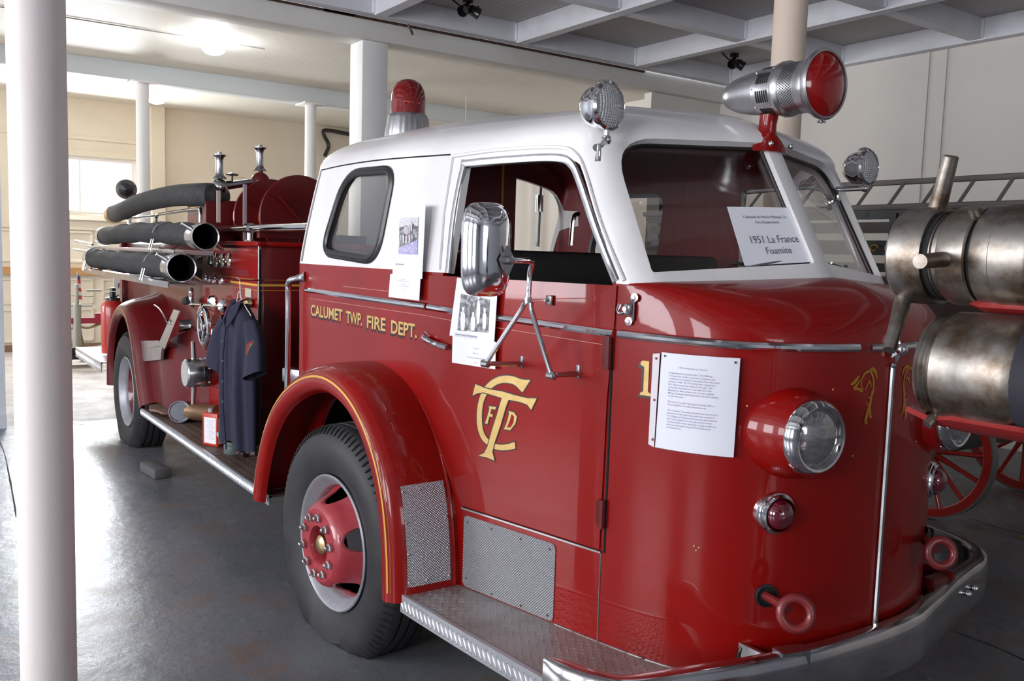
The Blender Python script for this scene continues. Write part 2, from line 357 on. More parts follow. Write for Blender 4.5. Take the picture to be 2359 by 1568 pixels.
# panelling and rails on the back wall
g=G()
for z in (1.86,3.22): g.box((XB+.012,1.4,z),(.024,4.3,.05))
for y in (3.52,): g.box((XB+.05,y,1.9),(.10,.20,3.8))
for y0,y1 in ((-.6,.4),(.6,1.5),(1.75,2.55),(2.7,3.3)):
    for z0,z1 in ((.15,.62),(.72,1.08),(1.35,1.80)):
        g.box((XB+.01,(y0+y1)/2,z1),(.02,y1-y0,.03)); g.box((XB+.01,(y0+y1)/2,z0),(.02,y1-y0,.03)); g.box((XB+.008,y0,(z0+z1)/2),(.016,.03,z1-z0)); g.box((XB+.008,y1,(z0+z1)/2),(.016,.03,z1-z0))
g.box((XB+.01,5.1,2.83),(.02,1.5,.04)); g.box((XB+.008,4.4,2.3),(.016,.04,1.1)); g.box((XB+.008,5.8,2.3),(.016,.04,1.1))
struct(g.build('trim_2',WALLC))
struct(G().box((XB+.03,1.2,1.205),(.06,4.2,.11)).build('trim_3',WOOD))
struct(G().box((XB+.03,1.7,.05),(.06,6.4,.10)).build('baseboard_back',mat('brown_base',(.20,.12,.08),.7)))
# partition wall at the left edge, its base trim
struct(G().box((-9.0,-2.1,1.9),(.2,5.8,3.8)).build('wall_partition',WALLB))
struct(G().box((-8.88,-2.1,.06),(.05,5.8,.12)).build('baseboard_partition',WALLB))
# ceilings
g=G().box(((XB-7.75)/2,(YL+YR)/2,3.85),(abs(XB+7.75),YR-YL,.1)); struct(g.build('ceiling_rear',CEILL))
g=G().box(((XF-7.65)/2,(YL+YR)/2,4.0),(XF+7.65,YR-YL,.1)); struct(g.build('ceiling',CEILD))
struct(G().box((-7.79,(YL+YR)/2,3.67),(.30,YR-YL,.20),bev=.01).build('ceiling_beam',BEAMW))
g=G()
for (a,b) in ((3.2,7.05),):
    g.box((-7.628,(a+b)/2,3.752),(.02,b-a,.022))
g.box((-7.628,2.0,3.752),(.02,3.0,.018))
struct(g.build('trim_4',DARKB))
g=G()
g.box((-7.56,(YL+YR)/2,3.86),(.12,YR-YL,.19))
for x in (-6.02,-4.55,-3.0,-1.45,.1,1.65,3.2,4.75): g.box((x,(YL+YR)/2,3.86),(.12,YR-YL,.19))
for y in (8.38,6.85,5.25,3.69,2.1,.5,-1.1,-2.7,-4.3): g.box(((XF-7.5)/2,y,3.852),(XF+7.5,.11,.196))
struct(g.build('ceiling_coffer',BEAM))
g=G()
for x in (-7.5,-5.96,-4.49,-2.94):
    for y in (8.38,6.85,5.25,3.69,2.1):
        if x<-2: g.box((x+.008,y,3.86),(.03,.155,.17),bev=.004)
struct(g.build('trim_5',BEAM))
g=G(); 
for x in (-9,-6.85,-5.05,-4.87,-3.2,-1.5): g.box((x,YR-.008,1.95),(.012,.02,3.7))
struct(g.build('trim_6',WALLR))
# second beam with its round columns, square post under the main beam
struct(G().box((-11.72,(YL+YR)/2,3.70),(.30,YR-YL,.21),bev=.01).build('ceiling_beam',mat('beam_pale',(.70,.74,.75),.6)))
def column(name,x,y,r,z1,m,label,collar=False):
    t=thing(name,label,'column',(x,y,0))
    G().lathe([(r,0),(r,z1)],(x,y,0),(0,0,1),32).build('shaft',m,t)
    if collar: G().box((x,y,z1-.012),(.34,.30,.022),bev=.004).build('cap_plate',m,t)
    return t
column('round_column',-11.6,2.56,.074,3.59,POSTW,'round white column beside the back window, left of the two far ones',True)
column('round_column',-11.6,4.70,.074,3.59,POSTW,'round white column between the back wall and the cab roof light, right of the two far ones',True)
column('round_column',-11.6,7.9,.074,3.59,POSTW,'round white column seen in a gap above the windscreen roof',True)
column('round_column',-3.02,.372,.080,3.76,PILLAR,'scuffed off-white round column close up at the left edge of the room')
column('round_column',-3.55,4.43,.098,3.76,PILLARP,'pinkish beige round column behind the siren lamp')
t=thing('wooden_post','square white wooden post behind the cab roof beacon','post',(-7.79,3.73,0))
G().box((-7.81,3.735,1.785),(.27,.26,3.57),bev=.008).build('shaft',POSTW,t)
# panel at the end of the main beam; a dark sheet painted in as its opening
g=G(); g.box((-7.80,7.38,1.79),(.12,.20,3.58)); g.box((-7.80,7.96,3.47),(.12,.96,.22)); 
struct(g.build('wall_nook',WALLR)); struct(G().box((-7.86,7.96,1.68),(.04,.96,3.36)).build('dark_opening_sheet',DARKB))
# ceiling pipes on the far ceiling, cord
g=G(); g.tube([(-8.6,-1,3.785),(-8.6,2.55,3.785)],.014,8); g.box((-8.6,2.58,3.785),(.05,.06,.04))
tag(g.build('ceiling_conduit',mat('conduit_grey',(.30,.31,.32),.5)),'grey conduit running along the cream ceiling at the top left','pipe')
g=G(); g.tube([(-9.7,-1,3.79),(-9.7,3.4,3.79)],.006,6)
tag(g.build('ceiling_cable',mat('cable_grey',(.34,.33,.31),.6)),'thin dark cable along the cream ceiling boards up to the white lamp','cable')
# white ceiling lamp, warm bulb
p=at('z',3.70,492,112)
t=thing('ceiling_lamp','bright white glowing ceiling lamp on the cream boarded ceiling','ceiling lamp',(p[0],p[1],3.8))
G().lathe([(.05,0),(.06,-.03),(.05,-.04)],(p[0],p[1],3.8),(0,0,1),20).build('base',WHITEP,t)
G().ball((p[0],p[1],3.70),.12,20,(1,1,.55)).build('globe',BULBW,t)
l=bpy.data.lights.new('lamp_white','POINT'); l.energy=14; l.color=(.93,.96,1); l.shadow_soft_size=.14; o=bpy.data.objects.new('lamp_white',l); COL.objects.link(o); o.location=(p[0],p[1],3.55)
p=at('x',-12.9,360,228)
t=thing('bulb_lamp','small glowing yellow bulb lamp hanging under the far ceiling','lamp',(p[0],p[1],3.8))
G().lathe([(.10,0),(.10,-.02),(.02,-.03),(.02,-.06),(.035,-.09)],(p[0],p[1],3.8),(0,0,1),16).build('holder',WHITEP,t)
G().lathe([(.03,-.08),(.055,-.12),(.10,-.20),(.095,-.24),(.0,-.27)],(p[0],p[1],3.8),(0,0,1),16).build('bulb',BULBY,t)
l=bpy.data.lights.new('lamp_warm','POINT'); l.energy=20; l.color=(1,.72,.4); l.shadow_soft_size=.1; o=bpy.data.objects.new('lamp_warm',l); COL.objects.link(o); o.location=(p[0],p[1],3.45)
# track spotlights in the coffers
def spot_fixture(px,py,s,label):
    p=at('z',3.93,px,py); t=thing('coffer_spotlight',label,'spotlight',(p[0],p[1],3.95))
    G().lathe([(.05,0),(.05,-.04),(.015,-.05),(.015,-.10)],(p[0],p[1],3.95),(0,0,1),12).build('mount',BLACKG,t)
    for sg in (-1,1):
        a=Vector((.5,sg*.8,-.5)).normalized()
        G().lathe([(.02,0),(.045*s,.03),(.055*s,.12),(.05*s,.12),(.03,.05)],Vector((p[0],p[1],3.87)),a,14).build('lamp_head',BLACKG,t)
    g=G(); g.tube([(p[0],p[1]-.2,3.93),(p[0],p[1]-.1,3.88),(p[0],p[1],3.86),(p[0],p[1]+.12,3.9)],.008,6).build('wire',BLACK,t)
spot_fixture(1692,128,1,'black twin spotlight in the ceiling coffer left of the siren lamp')
spot_fixture(1078,2,1,'black twin spotlight in the ceiling coffer at the top centre')
g=G(); p=at('x',-7.5,940,62); g.tube([p+(0,0,.02),p+(0.02,.02,-.03),p+(0,.05,-.06)],.012,6)
tag(g.build('beam_hook',mat('rust',(.12,.06,.04),.8)),'small rusty hook hanging on the main ceiling beam above the cab','hook')
g=G(); q=at('x',-14.9,748,305); g.tube(cr([at('x',-14.9,748,360),at('x',-14.9,757,335),at('x',-14.9,746,310),at('x',-14.9,752,300),at('x',-14.9,810,310),at('x',-14.9,880,322)],5),.035,8)
tag(g.build('wall_cable',BLACKG),'thick black cable bent along the far wall behind the cab roof','cable')
g=G(); a=at('x',-10.6,1075,185); g.tube([(a[0],a[1],3.8),(a[0]+.01,a[1],3.3),(a[0],a[1]+.01,2.9)],.006,6)
tag(g.build('pull_cord',WIRE),'thin white pull cord hanging from the cream ceiling above the cab','cord')
# ================================================================== THE FIRE TRUCK (forward +X, its centre line y=2.6)
YC=2.6
TRUCK=thing('fire_truck','red and white vintage fire truck parked on the grey concrete floor','fire truck',(-5.0,YC,0))
KP=[(-4.49,.85),(-4.2,.855),(-3.6,.855),(-3.1,.852),(-2.88,.83),(-2.62,.78),(-2.36,.73),(-2.178,.695),(-2.0,.65),(-1.86,.595),(-1.76,.52),(-1.69,.42),(-1.645,.29),(-1.62,.15),(-1.613,0)]
def plan(P,n=12):
    P=[np.array(p,float) for p in P];P=[2*P[0]-P[1]]+P+[np.array([P[-1][0],-P[-2][1]])]; out=[]
    for i in range(1,len(P)-2):
        a,b,c,d=P[i-1:i+3]
        for k in range(n):
            t=k/n;out.append(.5*((2*b)+(c-a)*t+(2*a-5*b+4*c-d)*t*t+(3*b-a-3*c+d)*t**3))
    out.append(P[-2]);return np.array(out)
PL=plan(KP); SS=np.concatenate([[0],np.cumsum(np.linalg.norm(np.diff(PL,axis=0),axis=1))]); STOT=SS[-1]
def hw_at(x): return float(np.interp(x,PL[:,0],PL[:,1]))
def surf(s,z,off=0.0):
    mir=s>STOT
    if mir: s=2*STOT-s
    x=float(np.interp(s,SS,PL[:,0])); h=float(np.interp(s,SS,PL[:,1]))
    x2=float(np.interp(min(s+.01,STOT),SS,PL[:,0])); h2=float(np.interp(min(s+.01,STOT),SS,PL[:,1])); x1=float(np.interp(max(s-.01,0),SS,PL[:,0])); h1=float(np.interp(max(s-.01,0),SS,PL[:,1]))
    t=np.array([x2-x1,h2-h1]); t/=np.linalg.norm(t); n=np.array([-t[1],t[0]])
    if s>STOT-.005: n=np.array([1.,0.])
    if z>1.57: h-=.045*(z-1.57)/.48
    x+=n[0]*off; h+=n[1]*off
    return Vector((x,YC+h if mir else YC-h,z))
def s_of_x(x): return float(np.interp(x,PL[:,0],SS))
def skin(name,verts2,faces,m,parent,off=.0015,step=.05,uv=False,ang=35,mapf=None,thick=0):
    bm=bmesh.new(); vs=[bm.verts.new((a,b,0)) for a,b in verts2]
    for f in faces:
        try: bm.faces.new([vs[i] for i in f])
        except ValueError: pass
    a0=min(v[0] for v in verts2); a1=max(v[0] for v in verts2)
    k=math.ceil(a0/step)
    while k*step<a1 and step<5:
        bmesh.ops.bisect_plane(bm,geom=bm.verts[:]+bm.edges[:]+bm.faces[:],plane_co=(k*step,0,0),plane_no=(1,0,0)); k+=1
    bm.verts.index_update(); P=[(v.co.x,v.co.y) for v in bm.verts]; Fc=[[v.index for v in f.verts] for f in bm.faces]; bm.free()
    mf=mapf or (lambda s,z,o: surf(s,z,o))
    V=[mf(a,b,off) for a,b in P]
    if thick:
        n=len(V); V2=[mf(a,b,off-thick) for a,b in P]; cnt={}
        for f in Fc:
            for i in range(len(f)): e=(f[i],f[(i+1)%len(f)]); cnt[e]=1
        side=[(e[0],e[1],e[1]+n,e[0]+n) for e in cnt if (e[1],e[0]) not in cnt]
        V=V+V2; Fc=Fc+[[i+n for i in f][::-1] for f in Fc]+side; P=P+P
    return mk(name,V,Fc,m,parent,ang,uv=P if uv else None)
def poly(name,pts,m,parent,off=.0015,**k): return skin(name,pts,[list(range(len(pts)))],m,parent,off,**k)
def rrect(a0,a1,b0,b1,r,n=5):
    out=[]
    for cx,cy,t in ((a1-r,b1-r,0),(a0+r,b1-r,PI/2),(a0+r,b0+r,PI),(a1-r,b0+r,1.5*PI)):
        for i in range(n+1): a=t+PI/2*i/n; out.append((cx+r*math.cos(a),cy+r*math.sin(a)))
    return out
def text2d(body,bold=0,shear=0,align='LEFT',ls=1):
    c=bpy.data.curves.new('t','FONT'); c.body=body; c.offset=bold; c.shear=shear; c.align_x=align; c.space_line=ls; c.resolution_u=3
    o=bpy.data.objects.new('t',c); COL.objects.link(o); bpy.context.view_layer.update(); dg=bpy.context.evaluated_depsgraph_get(); me=bpy.data.meshes.new_from_object(o.evaluated_get(dg))
    V=np.array([[v.co.x,v.co.y] for v in me.vertices]); Fc=[list(p.vertices) for p in me.polygons]; bpy.data.objects.remove(o); bpy.data.curves.remove(c); bpy.data.meshes.remove(me); return V,Fc
def fit2d(V,a0,a1,b0,b1):
    mn=V.min(0); mx=V.max(0); return np.c_[(V[:,0]-mn[0])/(mx[0]-mn[0])*(a1-a0)+a0,(V[:,1]-mn[1])/(mx[1]-mn[1])*(b1-b0)+b0]
# ---- loops of the cab: n samples on the half loop from rear centre to nose centre
NR,NS,NC,NF=5,26,6,13
def half_upper(z):
    t=(z-1.57)/.48
    xr=-4.50+.15*max(t,0)**1.4; xf=-1.852-.25*(z-1.60)/.44; k=.331
    def side(x): return hw_at(x)-.045*t
    xa=-2.1
    for _ in range(30):  # meeting point of side and windscreen plane
        h=side(xa); xa=.5*xa+.5*(xf-k*h)
    ha=side(xa); P=[]
    hr=side(-4.3)
    for i in range(NR): P.append((xr,(hr-.07)*i/NR))
    for i in range(NC): a=PI/2*i/NC; P.append((xr+.07-.07*math.cos(a),hr-.07+.07*math.sin(a)))
    x0=xr+.07; x1=xa-.07
    for i in range(NS): x=x0+(x1-x0)*i/NS; P.append((x,side(x)))
    A=np.array((x1,side(x1))); B=np.array((xa,ha)); C=np.array((xf-k*(ha-.07),ha-.07))
    for i in range(NC): u=i/NC; P.append(tuple((1-u)**2*A+2*u*(1-u)*B+u*u*C))
    for i in range(NF): u=i/(NF-1); h=(ha-.07)*(1-u); P.append((xf-k*h if h>.0 else xf-.004,h))
    return np.array(P)
U0=half_upper(1.58); NP=len(U0)
def half_lower():
    xr=-4.50; hr=hw_at(-4.3); P=[]
    for i in range(NR): P.append((xr,(hr-.07)*i/NR))
    for i in range(NC): a=PI/2*i/NC; P.append((xr+.07-.07*math.cos(a),hr-.07+.07*math.sin(a)))
    for i in range(NS): x=U0[NR+NC+i][0]; P.append((x,hw_at(x)))
    s0=s_of_x(U0[NR+NC+NS][0]); m=NC+NF
    for i in range(m): s=s0+(STOT-s0)*(i/(m-1))**1.0; P.append((float(np.interp(s,SS,PL[:,0])),float(np.interp(s,SS,PL[:,1]))))
    return np.array(P)
L0=half_lower()
def full(P,z):
    zz=z if hasattr(z,'__len__') else [z]*len(P)
    V=[(p[0],YC-p[1],q) for p,q in zip(P,zz)]; V+=[(p[0],YC+p[1],q) for p,q in list(zip(P,zz))[1:-1]][::-1]; return V
def loft(name,levels,m,parent=None,mats=None,captop=False):
    n=len(levels[0]); V=[v for l in levels for v in l]; Fc=[(j*n+i,j*n+(i+1)%n,(j+1)*n+(i+1)%n,(j+1)*n+i) for j in range(len(levels)-1) for i in range(n)]
    if captop: 
        h=len(levels[0])//2; b=(len(levels)-1)*n
        for i in range(h): 
            Fc.append((b+i,b+i+1,b+(n-i-1)%n,b+(n-i)%n) if i>0 else (b,b+1,b+n-1))
    return mk(name,V,Fc,m,parent,mats=mats)
# lower (red) shell
lev=[full(L0,z) for z in (.37,.55,.8,1.05,1.25,1.405)]
nfront=NR+NC+NS
ztop=np.full(NP,1.578); 
for i in range(nfront,NP): u=(i-nfront)/(NP-1-nfront); ztop[i]=1.572+.036*u**1.3
for i in range(1,10):
    a=PI/2*i/9; g=1-math.cos(a); q=math.sin(a)
    P=L0*(1-g)+U0*g; lev.append(full(P,1.405+(ztop-1.405)*q))
body=loft('cab_body',lev,RED,TRUCK,mats=[RED,UNDER]); solid(body,.02,matoff=1)
def cylY(x,z,r,y0,y1,n=48): o=G().lathe([(r,0),(r,y1-y0)],(x,y0,z),(0,1,0),n).build('c',BLACK); return o
apply_mods(body)
cut(body,[cylY(-3.60,.40,.66,1.3,2.10),cylY(-3.60,.40,.66,3.1,3.9)])
# upper (white) shell
lev=[]
for z in (1.574,1.62,1.68,1.76,1.84,1.92,1.99,2.045):
    P=half_upper(z); zz=np.full(NP,z)
    if z<1.6: zz=ztop-.004
    lev.append(full(P,zz))
Pd=half_upper(2.045); zc0=2.295
for i in range(1,15):
    a=PI/2*i/14*.995; g=1-math.cos(a); q=math.sin(a)
    P=[];Z=[]
    for p in Pd:
        cx=min(max(p[0],-4.10),-2.80); P.append((p[0]+(cx-p[0])*g,p[1]*(1-g))); zc=zc0-.012*max(0,(-3.3-cx))-.05*max(0,(cx+3.6)/.8); Z.append(2.045+(zc-2.045)*q)
    lev.append(full(np.array(P),np.array(Z)))
roof=loft('cab_roof',lev,WHITE,TRUCK,mats=[WHITE,REDI],captop=True); solid(roof,.03,matoff=1); apply_mods(roof)
def prismY(pts,y0=1.2,y1=4.1): return G().prism([(a,y0,b) for a,b in pts],(0,y1-y0,0)).build('c',BLACK)
def smooth_poly(pts,r=.06,n=5):
    out=[];L=len(pts)
    for i in range(L):
        p=np.array(pts[i][:2],float); a=np.array(pts[i-1][:2]); b=np.array(pts[(i+1)%L][:2]); ri=pts[i][2] if len(pts[i])>2 else r
        da=(a-p)/np.linalg.norm(a-p); db=(b-p)/np.linalg.norm(b-p); d=min(ri,np.linalg.norm(a-p)*.49,np.linalg.norm(b-p)*.49); A=p+da*d;B=p+db*d
        for k in range(n+1): u=k/n; out.append(tuple((1-u)**2*A+2*u*(1-u)*p+u*u*B))
    return out
REARW=smooth_poly([(-4.155,1.635,.12),(-3.545,1.605,.12),(-3.465,2.0,.09),(-3.96,2.01,.16)],n=7)
DOORW=smooth_poly([(-2.965,1.50,.001),(-2.125,1.50,.001),(-2.345,1.985,.11),(-2.925,1.992,.012)],n=7)
# windscreen panes: real planes, V shaped
WA=np.array((-1.895,2.6,1.60)); WB=np.array((-2.145,2.6,2.04)); WD=WA+np.array((-.331,-1,0))*.6
wn=_n(np.cross(WB-WA,WD-WA)); wn=wn if wn[0]>0 else -wn
ax_u=np.array((-.331,-1,0)); ax_v=(WB-WA)/ (WB-WA)[2]
def ws(h,z,off=0,mir=False):
    """point of the windscreen plane at half width h and height z"""
    p=WA+ax_u*h+ax_v*(z-1.60)+wn*off
    if mir: p=np.array((p[0],2*YC-p[1],p[2]))
    return Vector(p)
def REARCUT():
    P=smooth_poly([(1.92,1.50,.02),(3.40,1.50,.02),(3.40,2.02,.16),(3.0,2.11,.3),(2.2,2.11,.3),(1.92,2.02,.12)],n=6)
    return G().prism([(-4.70,a,b) for a,b in P],(.5,0,0)).build('c',BLACK)
WSP=smooth_poly([(.025,1.636,.012),(.612,1.592,.012),(.594,2.035,.15),(.027,2.052,.012)],n=8)
cuts=[prismY(REARW),prismY(DOORW),REARCUT()]
for mir in (0,1):
    A=[ws(h,z,-.25,mir) for h,z in WSP]; B=[ws(h,z,.25,mir) for h,z in WSP]; n=len(A)
    cuts.append(mk('c',A+B,[tuple(range(n))[::-1],tuple(range(n,2*n))]+[(i,(i+1)%n,n+(i+1)%n,n+i) for i in range(n)],BLACK))
cut(roof,cuts)
cut(body,[prismY([(-2.99,1.562),(-2.170,1.562),(-2.180,1.75),(-2.98,1.75)])])
def sidey(x,z,off=0):
    h=hw_at(x)-(.045*(z-1.57)/.48 if z>1.57 else 0); return Vector((x,YC-h-off,z))
for mir in (0,1):
    def mm(v): return Vector((v[0],2*YC-v[1],v[2])) if mir else Vector(v)
    A=[ws(h,z,.002,mir) for h,z in WSP]; B=[ws(h,z,-.004,mir) for h,z in WSP]; n=len(A)
    mk('windscreen',A+B,[tuple(range(n)),tuple(range(n,2*n))[::-1]]+[(i,(i+1)%n,n+(i+1)%n,n+i) for i in range(n)],GLASS,TRUCK)
    g=G(); g.tube([ws(h,z,.004,mir) for h,z in WSP],.008,8,closed=True); g.build('windscreen_seal',GASKET,TRUCK)
    # rear side window with black rubber
    P=[mm(sidey(x,z,-.006)) for x,z in REARW]; Q=[mm(sidey(x,z,-.012)) for x,z in REARW]; n=len(P)
    mk('side_window',P+Q,[tuple(range(n)),tuple(range(n,2*n))[::-1]]+[(i,(i+1)%n,n+(i+1)%n,n+i) for i in range(n)],GLASS,TRUCK)
    g=G(); g.tube([mm(sidey(x,z,.004)) for x,z in REARW],.021,10,closed=True,flat=.55,up=(0,1,0)); g.tube([mm(sidey(x,z,.012)) for x,z in REARW],.006,6,closed=True); g.build('window_rubber',GASKET,TRUCK)
    # chrome door window frame
    D=[(-2.962,1.575),(-2.962,1.80),(-2.935,1.975),(-2.915,1.99),(-2.6,1.992),(-2.46,1.985),(-2.40,1.962),(-2.355,1.90),(-2.27,1.75),(-2.16,1.575)]
    g=G(); g.tube([mm(sidey(x,z,-.004)) for x,z in cr(D,4)],.017,8,flat=.55,up=(0,1,0)); g.build('door_window_frame',CHROMED,TRUCK)
    g=G(); D2=[(x+(-.03 if x<-2.9 else .0),z+.035 if z>1.9 else z) for x,z in D[3:]]; D2=[(-3.0,2.022),(-2.7,2.03),(-2.46,2.022),(-2.38,1.995),(-2.33,1.93),(-2.24,1.76),(-2.125,1.58)]
    g.tube([mm(sidey(x,z,.003)) for x,z in cr(D2,5)],.007,6); g.build('drip_moulding',WHITE,TRUCK)
# windscreen centre bar is part of the roof shell; white recess beside the door window
g=G(); g.tube([sidey(-3.01,1.585,.002),sidey(-3.02,1.8,.002),sidey(-3.0,2.015,.002)],.006,6); g.build('pillar_bead',WHITE,TRUCK)
g=G(); g.tube([sidey(x,z,.0005) for x,z in cr([(-4.27,2.045),(-4.0,2.052),(-3.6,2.05),(-3.02,2.03)],5)],.003,6); g.build('roof_seam',BLACK,TRUCK)
g=G(); rl=[]
for z in np.linspace(1.585,2.04,12):
    t=(z-1.57)/.48; rl.append(Vector((-4.50+.15*t**1.4+.085,YC-(hw_at(-4.3)-.045*t)-.002,z)))
g.tube(rl,.004,6); g.build('corner_seam',mat('seam_grey',(.3,.29,.29),.6),TRUCK)
# panel lines of the front cowl
g=G(); g.tube([surf(2.345,z,-.002) for z in np.linspace(.68,1.56,12)],.006,6); g.build('door_gap',BLACK,TRUCK)
g=G(); g.tube([surf(2.332,z,.0) for z in np.linspace(.372,.68,6)],.003,6); g.tube([surf(s,.372,.001) for s in np.linspace(2.14,2.95,12)],.003,6); g.build('panel_seam',CHROMED,TRUCK)
door=skin('cab_door',[(1.411,1.560),(1.411,1.10),(1.435,1.0),(1.50,.90),(1.595,.755),(1.66,.690),(2.328,.688),(2.335,1.2),(2.352,1.45),(2.355,1.563)],[list(range(10))[::-1]],RED,TRUCK,.006,thick=.007)
g=G(); g.tube([surf(s,.679,.003) for s in np.linspace(1.655,2.335,14)],.006,6); g.build('door_sill',CHROMED,TRUCK)
for z0,z1 in ((1.29,1.40),(.765,.86)):
    g=G(); g.tube([surf(2.337,z0,.012),surf(2.337,z1,.012)],.013,10); g.box(surf(2.325,(z0+z1)/2,.008),(.03,.012,z1-z0-.02),rotz(-.2)); g.build('door_hinge',REDD,TRUCK)
hp=[surf(1.404,1.317,.012),surf(1.43,1.312,.03),surf(1.5,1.300,.036),surf(1.566,1.290,.022)]
g=G(); g.tube(cr(hp,5),[.016,.016,.015,.014,.013,.012]+[.012]*10,10,up=(0,1,0)); g.lathe([(.022,0),(.02,.01),(.008,.02)],surf(1.404,1.318,0),(0,-1,0),14); g.build('door_handle',CHROME,TRUCK)
# belt line chrome band: side pieces, nose pieces, ornament
def band(s0,s1,z0,z1,r=.0138,n=24,off=.006,mir=False,name='chrome_strip'):
    P=[surf(s0+(s1-s0)*i/n,z0+(z1-z0)*i/n,off) for i in range(n+1)]
    if mir: P=[Vector((p[0],2*YC-p[1],p[2])) for p in P]
    g=G(); g.tube(P,[r]*(n+1),10,flat=1.0); return g.build(name,CHROME,TRUCK)
for mir in (0,1):
    band(.165,1.400,1.442,1.436,mir=mir); band(1.418,2.352,1.436,1.408,mir=mir); band(2.372,3.165,1.409,1.400,mir=mir)
band(3.215,3.30,1.399,1.398); band(2*STOT-3.30,2*STOT-3.215,1.398,1.399)
g=G(); o=Vector((-1.60,2.6,1.392))
for k in range(8):
    a=k*PI/4+.2; L=.05 if k%2==0 else .035; u=Vector((0,math.cos(a),math.sin(a)))*L; v=Vector((0,-math.sin(a),math.cos(a)))*.013
    g.add([o+Vector((.028,0,0)),o+v,o+u,o-v],[(0,1,2),(0,2,3),(1,3,2)])
g.ball(o+Vector((.02,0,0)),.02,12); g.build('nose_emblem',CHROME,TRUCK)
g=G(); g.tube([(-1.606,2.6,1.335),(-1.605,2.6,.9),(-1.605,2.6,.40)],[.009,.009,.009],8); g.ball((-1.604,2.6,1.337),.011,8); g.build('nose_strip',CHROMED,TRUCK)
# pinstripes beside the band
for s0,s1,dz in ((.2,1.40,-.042),(1.42,2.35,-.042),(.6,1.10,.038)):
    g=G(); g.tube([surf(s0+(s1-s0)*i/14,1.442-.034*max(0,(s0+(s1-s0)*i/14-1.4))/1.0+dz,.0015 if s0<1.41 else .0075) for i in range(15)],.0012,4); g.build('pinstripe',mat('pin',(.55,.30,.22),.5) if 'pin' not in MAT else MAT['pin'],TRUCK)
# ---- lettering: gold with black shade
def letters(name,body,s0,s1,z0,z1,off=.0016,bold=.012,slope=0,shade=.012,m=GOLD):
    V,Fc=text2d(body,bold); V=fit2d(V,s0,s1,z0,z1)
    if slope: V[:,1]+=(V[:,0]-s0)*slope
    Vs=V.copy(); Vs[:,0]-=shade*.5; Vs[:,1]-=shade; skin('letter_shade',Vs.tolist(),Fc,BLKP,TRUCK,off-.0007,step=.08)
    return skin(name,V.tolist(),Fc,m,TRUCK,off,step=.08)
for w_,sa_,sb_,za_,zb_ in (('CALUMET',.210,.600,1.314,1.371),('TWP.',.640,.813,1.310,1.367),('FIRE',.862,1.045,1.306,1.363),('DEPT.',1.097,1.322,1.302,1.359)): letters('gold_lettering',w_,sa_,sb_,za_,zb_,bold=.022)
# the figure one on the nose
ONE=[(2.462,1.332),(2.487,1.332),(2.487,1.235),(2.503,1.228),(2.503,1.222),(2.458,1.222),(2.458,1.228),(2.470,1.235),(2.470,1.312),(2.456,1.318),(2.456,1.326)]
poly('number_shade',[(a-.009,b-.008) for a,b in ONE],BLKP,TRUCK,.0011); poly('number_one',ONE,GOLD,TRUCK,.002)
# monogram: C, T, F, D on the door. drawn in metres around its own centre, then laid on the door skin
def strokeband(C,W):
    L=[];R=[]
    for i,(p,wd) in enumerate(zip(C,W)):
        a=np.array(C[max(i-1,0)]);b=np.array(C[min(i+1,len(C)-1)]);t=_n(b-a);n=np.array((-t[1],t[0])); L.append(np.array(p)+n*wd/2);R.append(np.array(p)-n*wd/2)
    V=[tuple(v) for v in L+R]; n=len(L); return V,[(i,i+1,n+i+1,n+i) for i in range(n-1)]
SC=np.array((.00108,.00108))
def mono(px,py):   # emblem drawing grid (crop pixels of the door) to (s,z) on the door skin
    qx,qy=1000+px/3.41,840+py/3.409
    r=RW@_d((qx,qy)); # meet the real door skin
    lo=None
    for i in range(len(PL)-1):
        a=np.array([PL[i][0],YC-PL[i][1]]);b=np.array([PL[i+1][0],YC-PL[i+1][1]]); M=np.array([[r[0],-(b-a)[0]],[r[1],-(b-a)[1]]])
        if abs(np.linalg.det(M))<1e-12: continue
        t,u=np.linalg.solve(M,a)
        if 0<=u<=1 and t>0: return (SS[i]+u*(SS[i+1]-SS[i]),CAMH+t*r[2])
def emblem_piece(name,outline,lvl):
    P=[mono(*p) for p in outline]; c=np.mean(P,axis=0)
    # black border: outline grown by 3 mm
    A=np.array(P); n=len(A); gl=[]
    area2=sum(A[i][0]*A[(i+1)%n][1]-A[(i+1)%n][0]*A[i][1] for i in range(n)); sg=1 if area2>0 else -1
    for i in range(n):
        t1=_n(A[i]-A[i-1]); t2=_n(A[(i+1)%n]-A[i]); n1=np.array((t1[1],-t1[0]))*sg; n2=np.array((t2[1],-t2[0]))*sg; nn=n1+n2; l=np.linalg.norm(nn); nn=nn/l if l>.3 else n1; k=1/max(.55,np.dot(nn,n1)); gl.append(tuple(A[i]+nn*.0042*k))
    poly(name+'_border',gl,BLKP,TRUCK,.0072+lvl,step=.03); poly(name,P,GOLD,TRUCK,.0078+lvl,step=.03)
Cout=cr([(768,118),(700,113),(640,92),(585,83),(520,92),(450,130),(395,195),(360,290),(347,400),(355,500),(385,580),(440,635),(510,665),(580,668),(650,655)],4)
Cin=cr([(645,603),(590,620),(530,625),(480,612),(430,575),(400,520),(388,450),(388,370),(400,290),(432,220),(480,168),(540,142),(600,142),(650,160),(705,215)],4)
emblem_piece('monogram_c',[tuple(p) for p in Cout]+[tuple(p) for p in Cin],0)
emblem_piece('monogram_t',[(338,150),(410,180),(465,195),(540,205),(640,235),(740,260),(818,262),(775,352),(745,310),(690,290),(598,272),(575,330),(535,470),(490,600),(470,680),(488,750),(420,722),(360,712),(405,690),(432,640),(470,500),(510,380),(535,290),(545,258),(460,232),(400,215),(350,222),(315,240)],.0008)
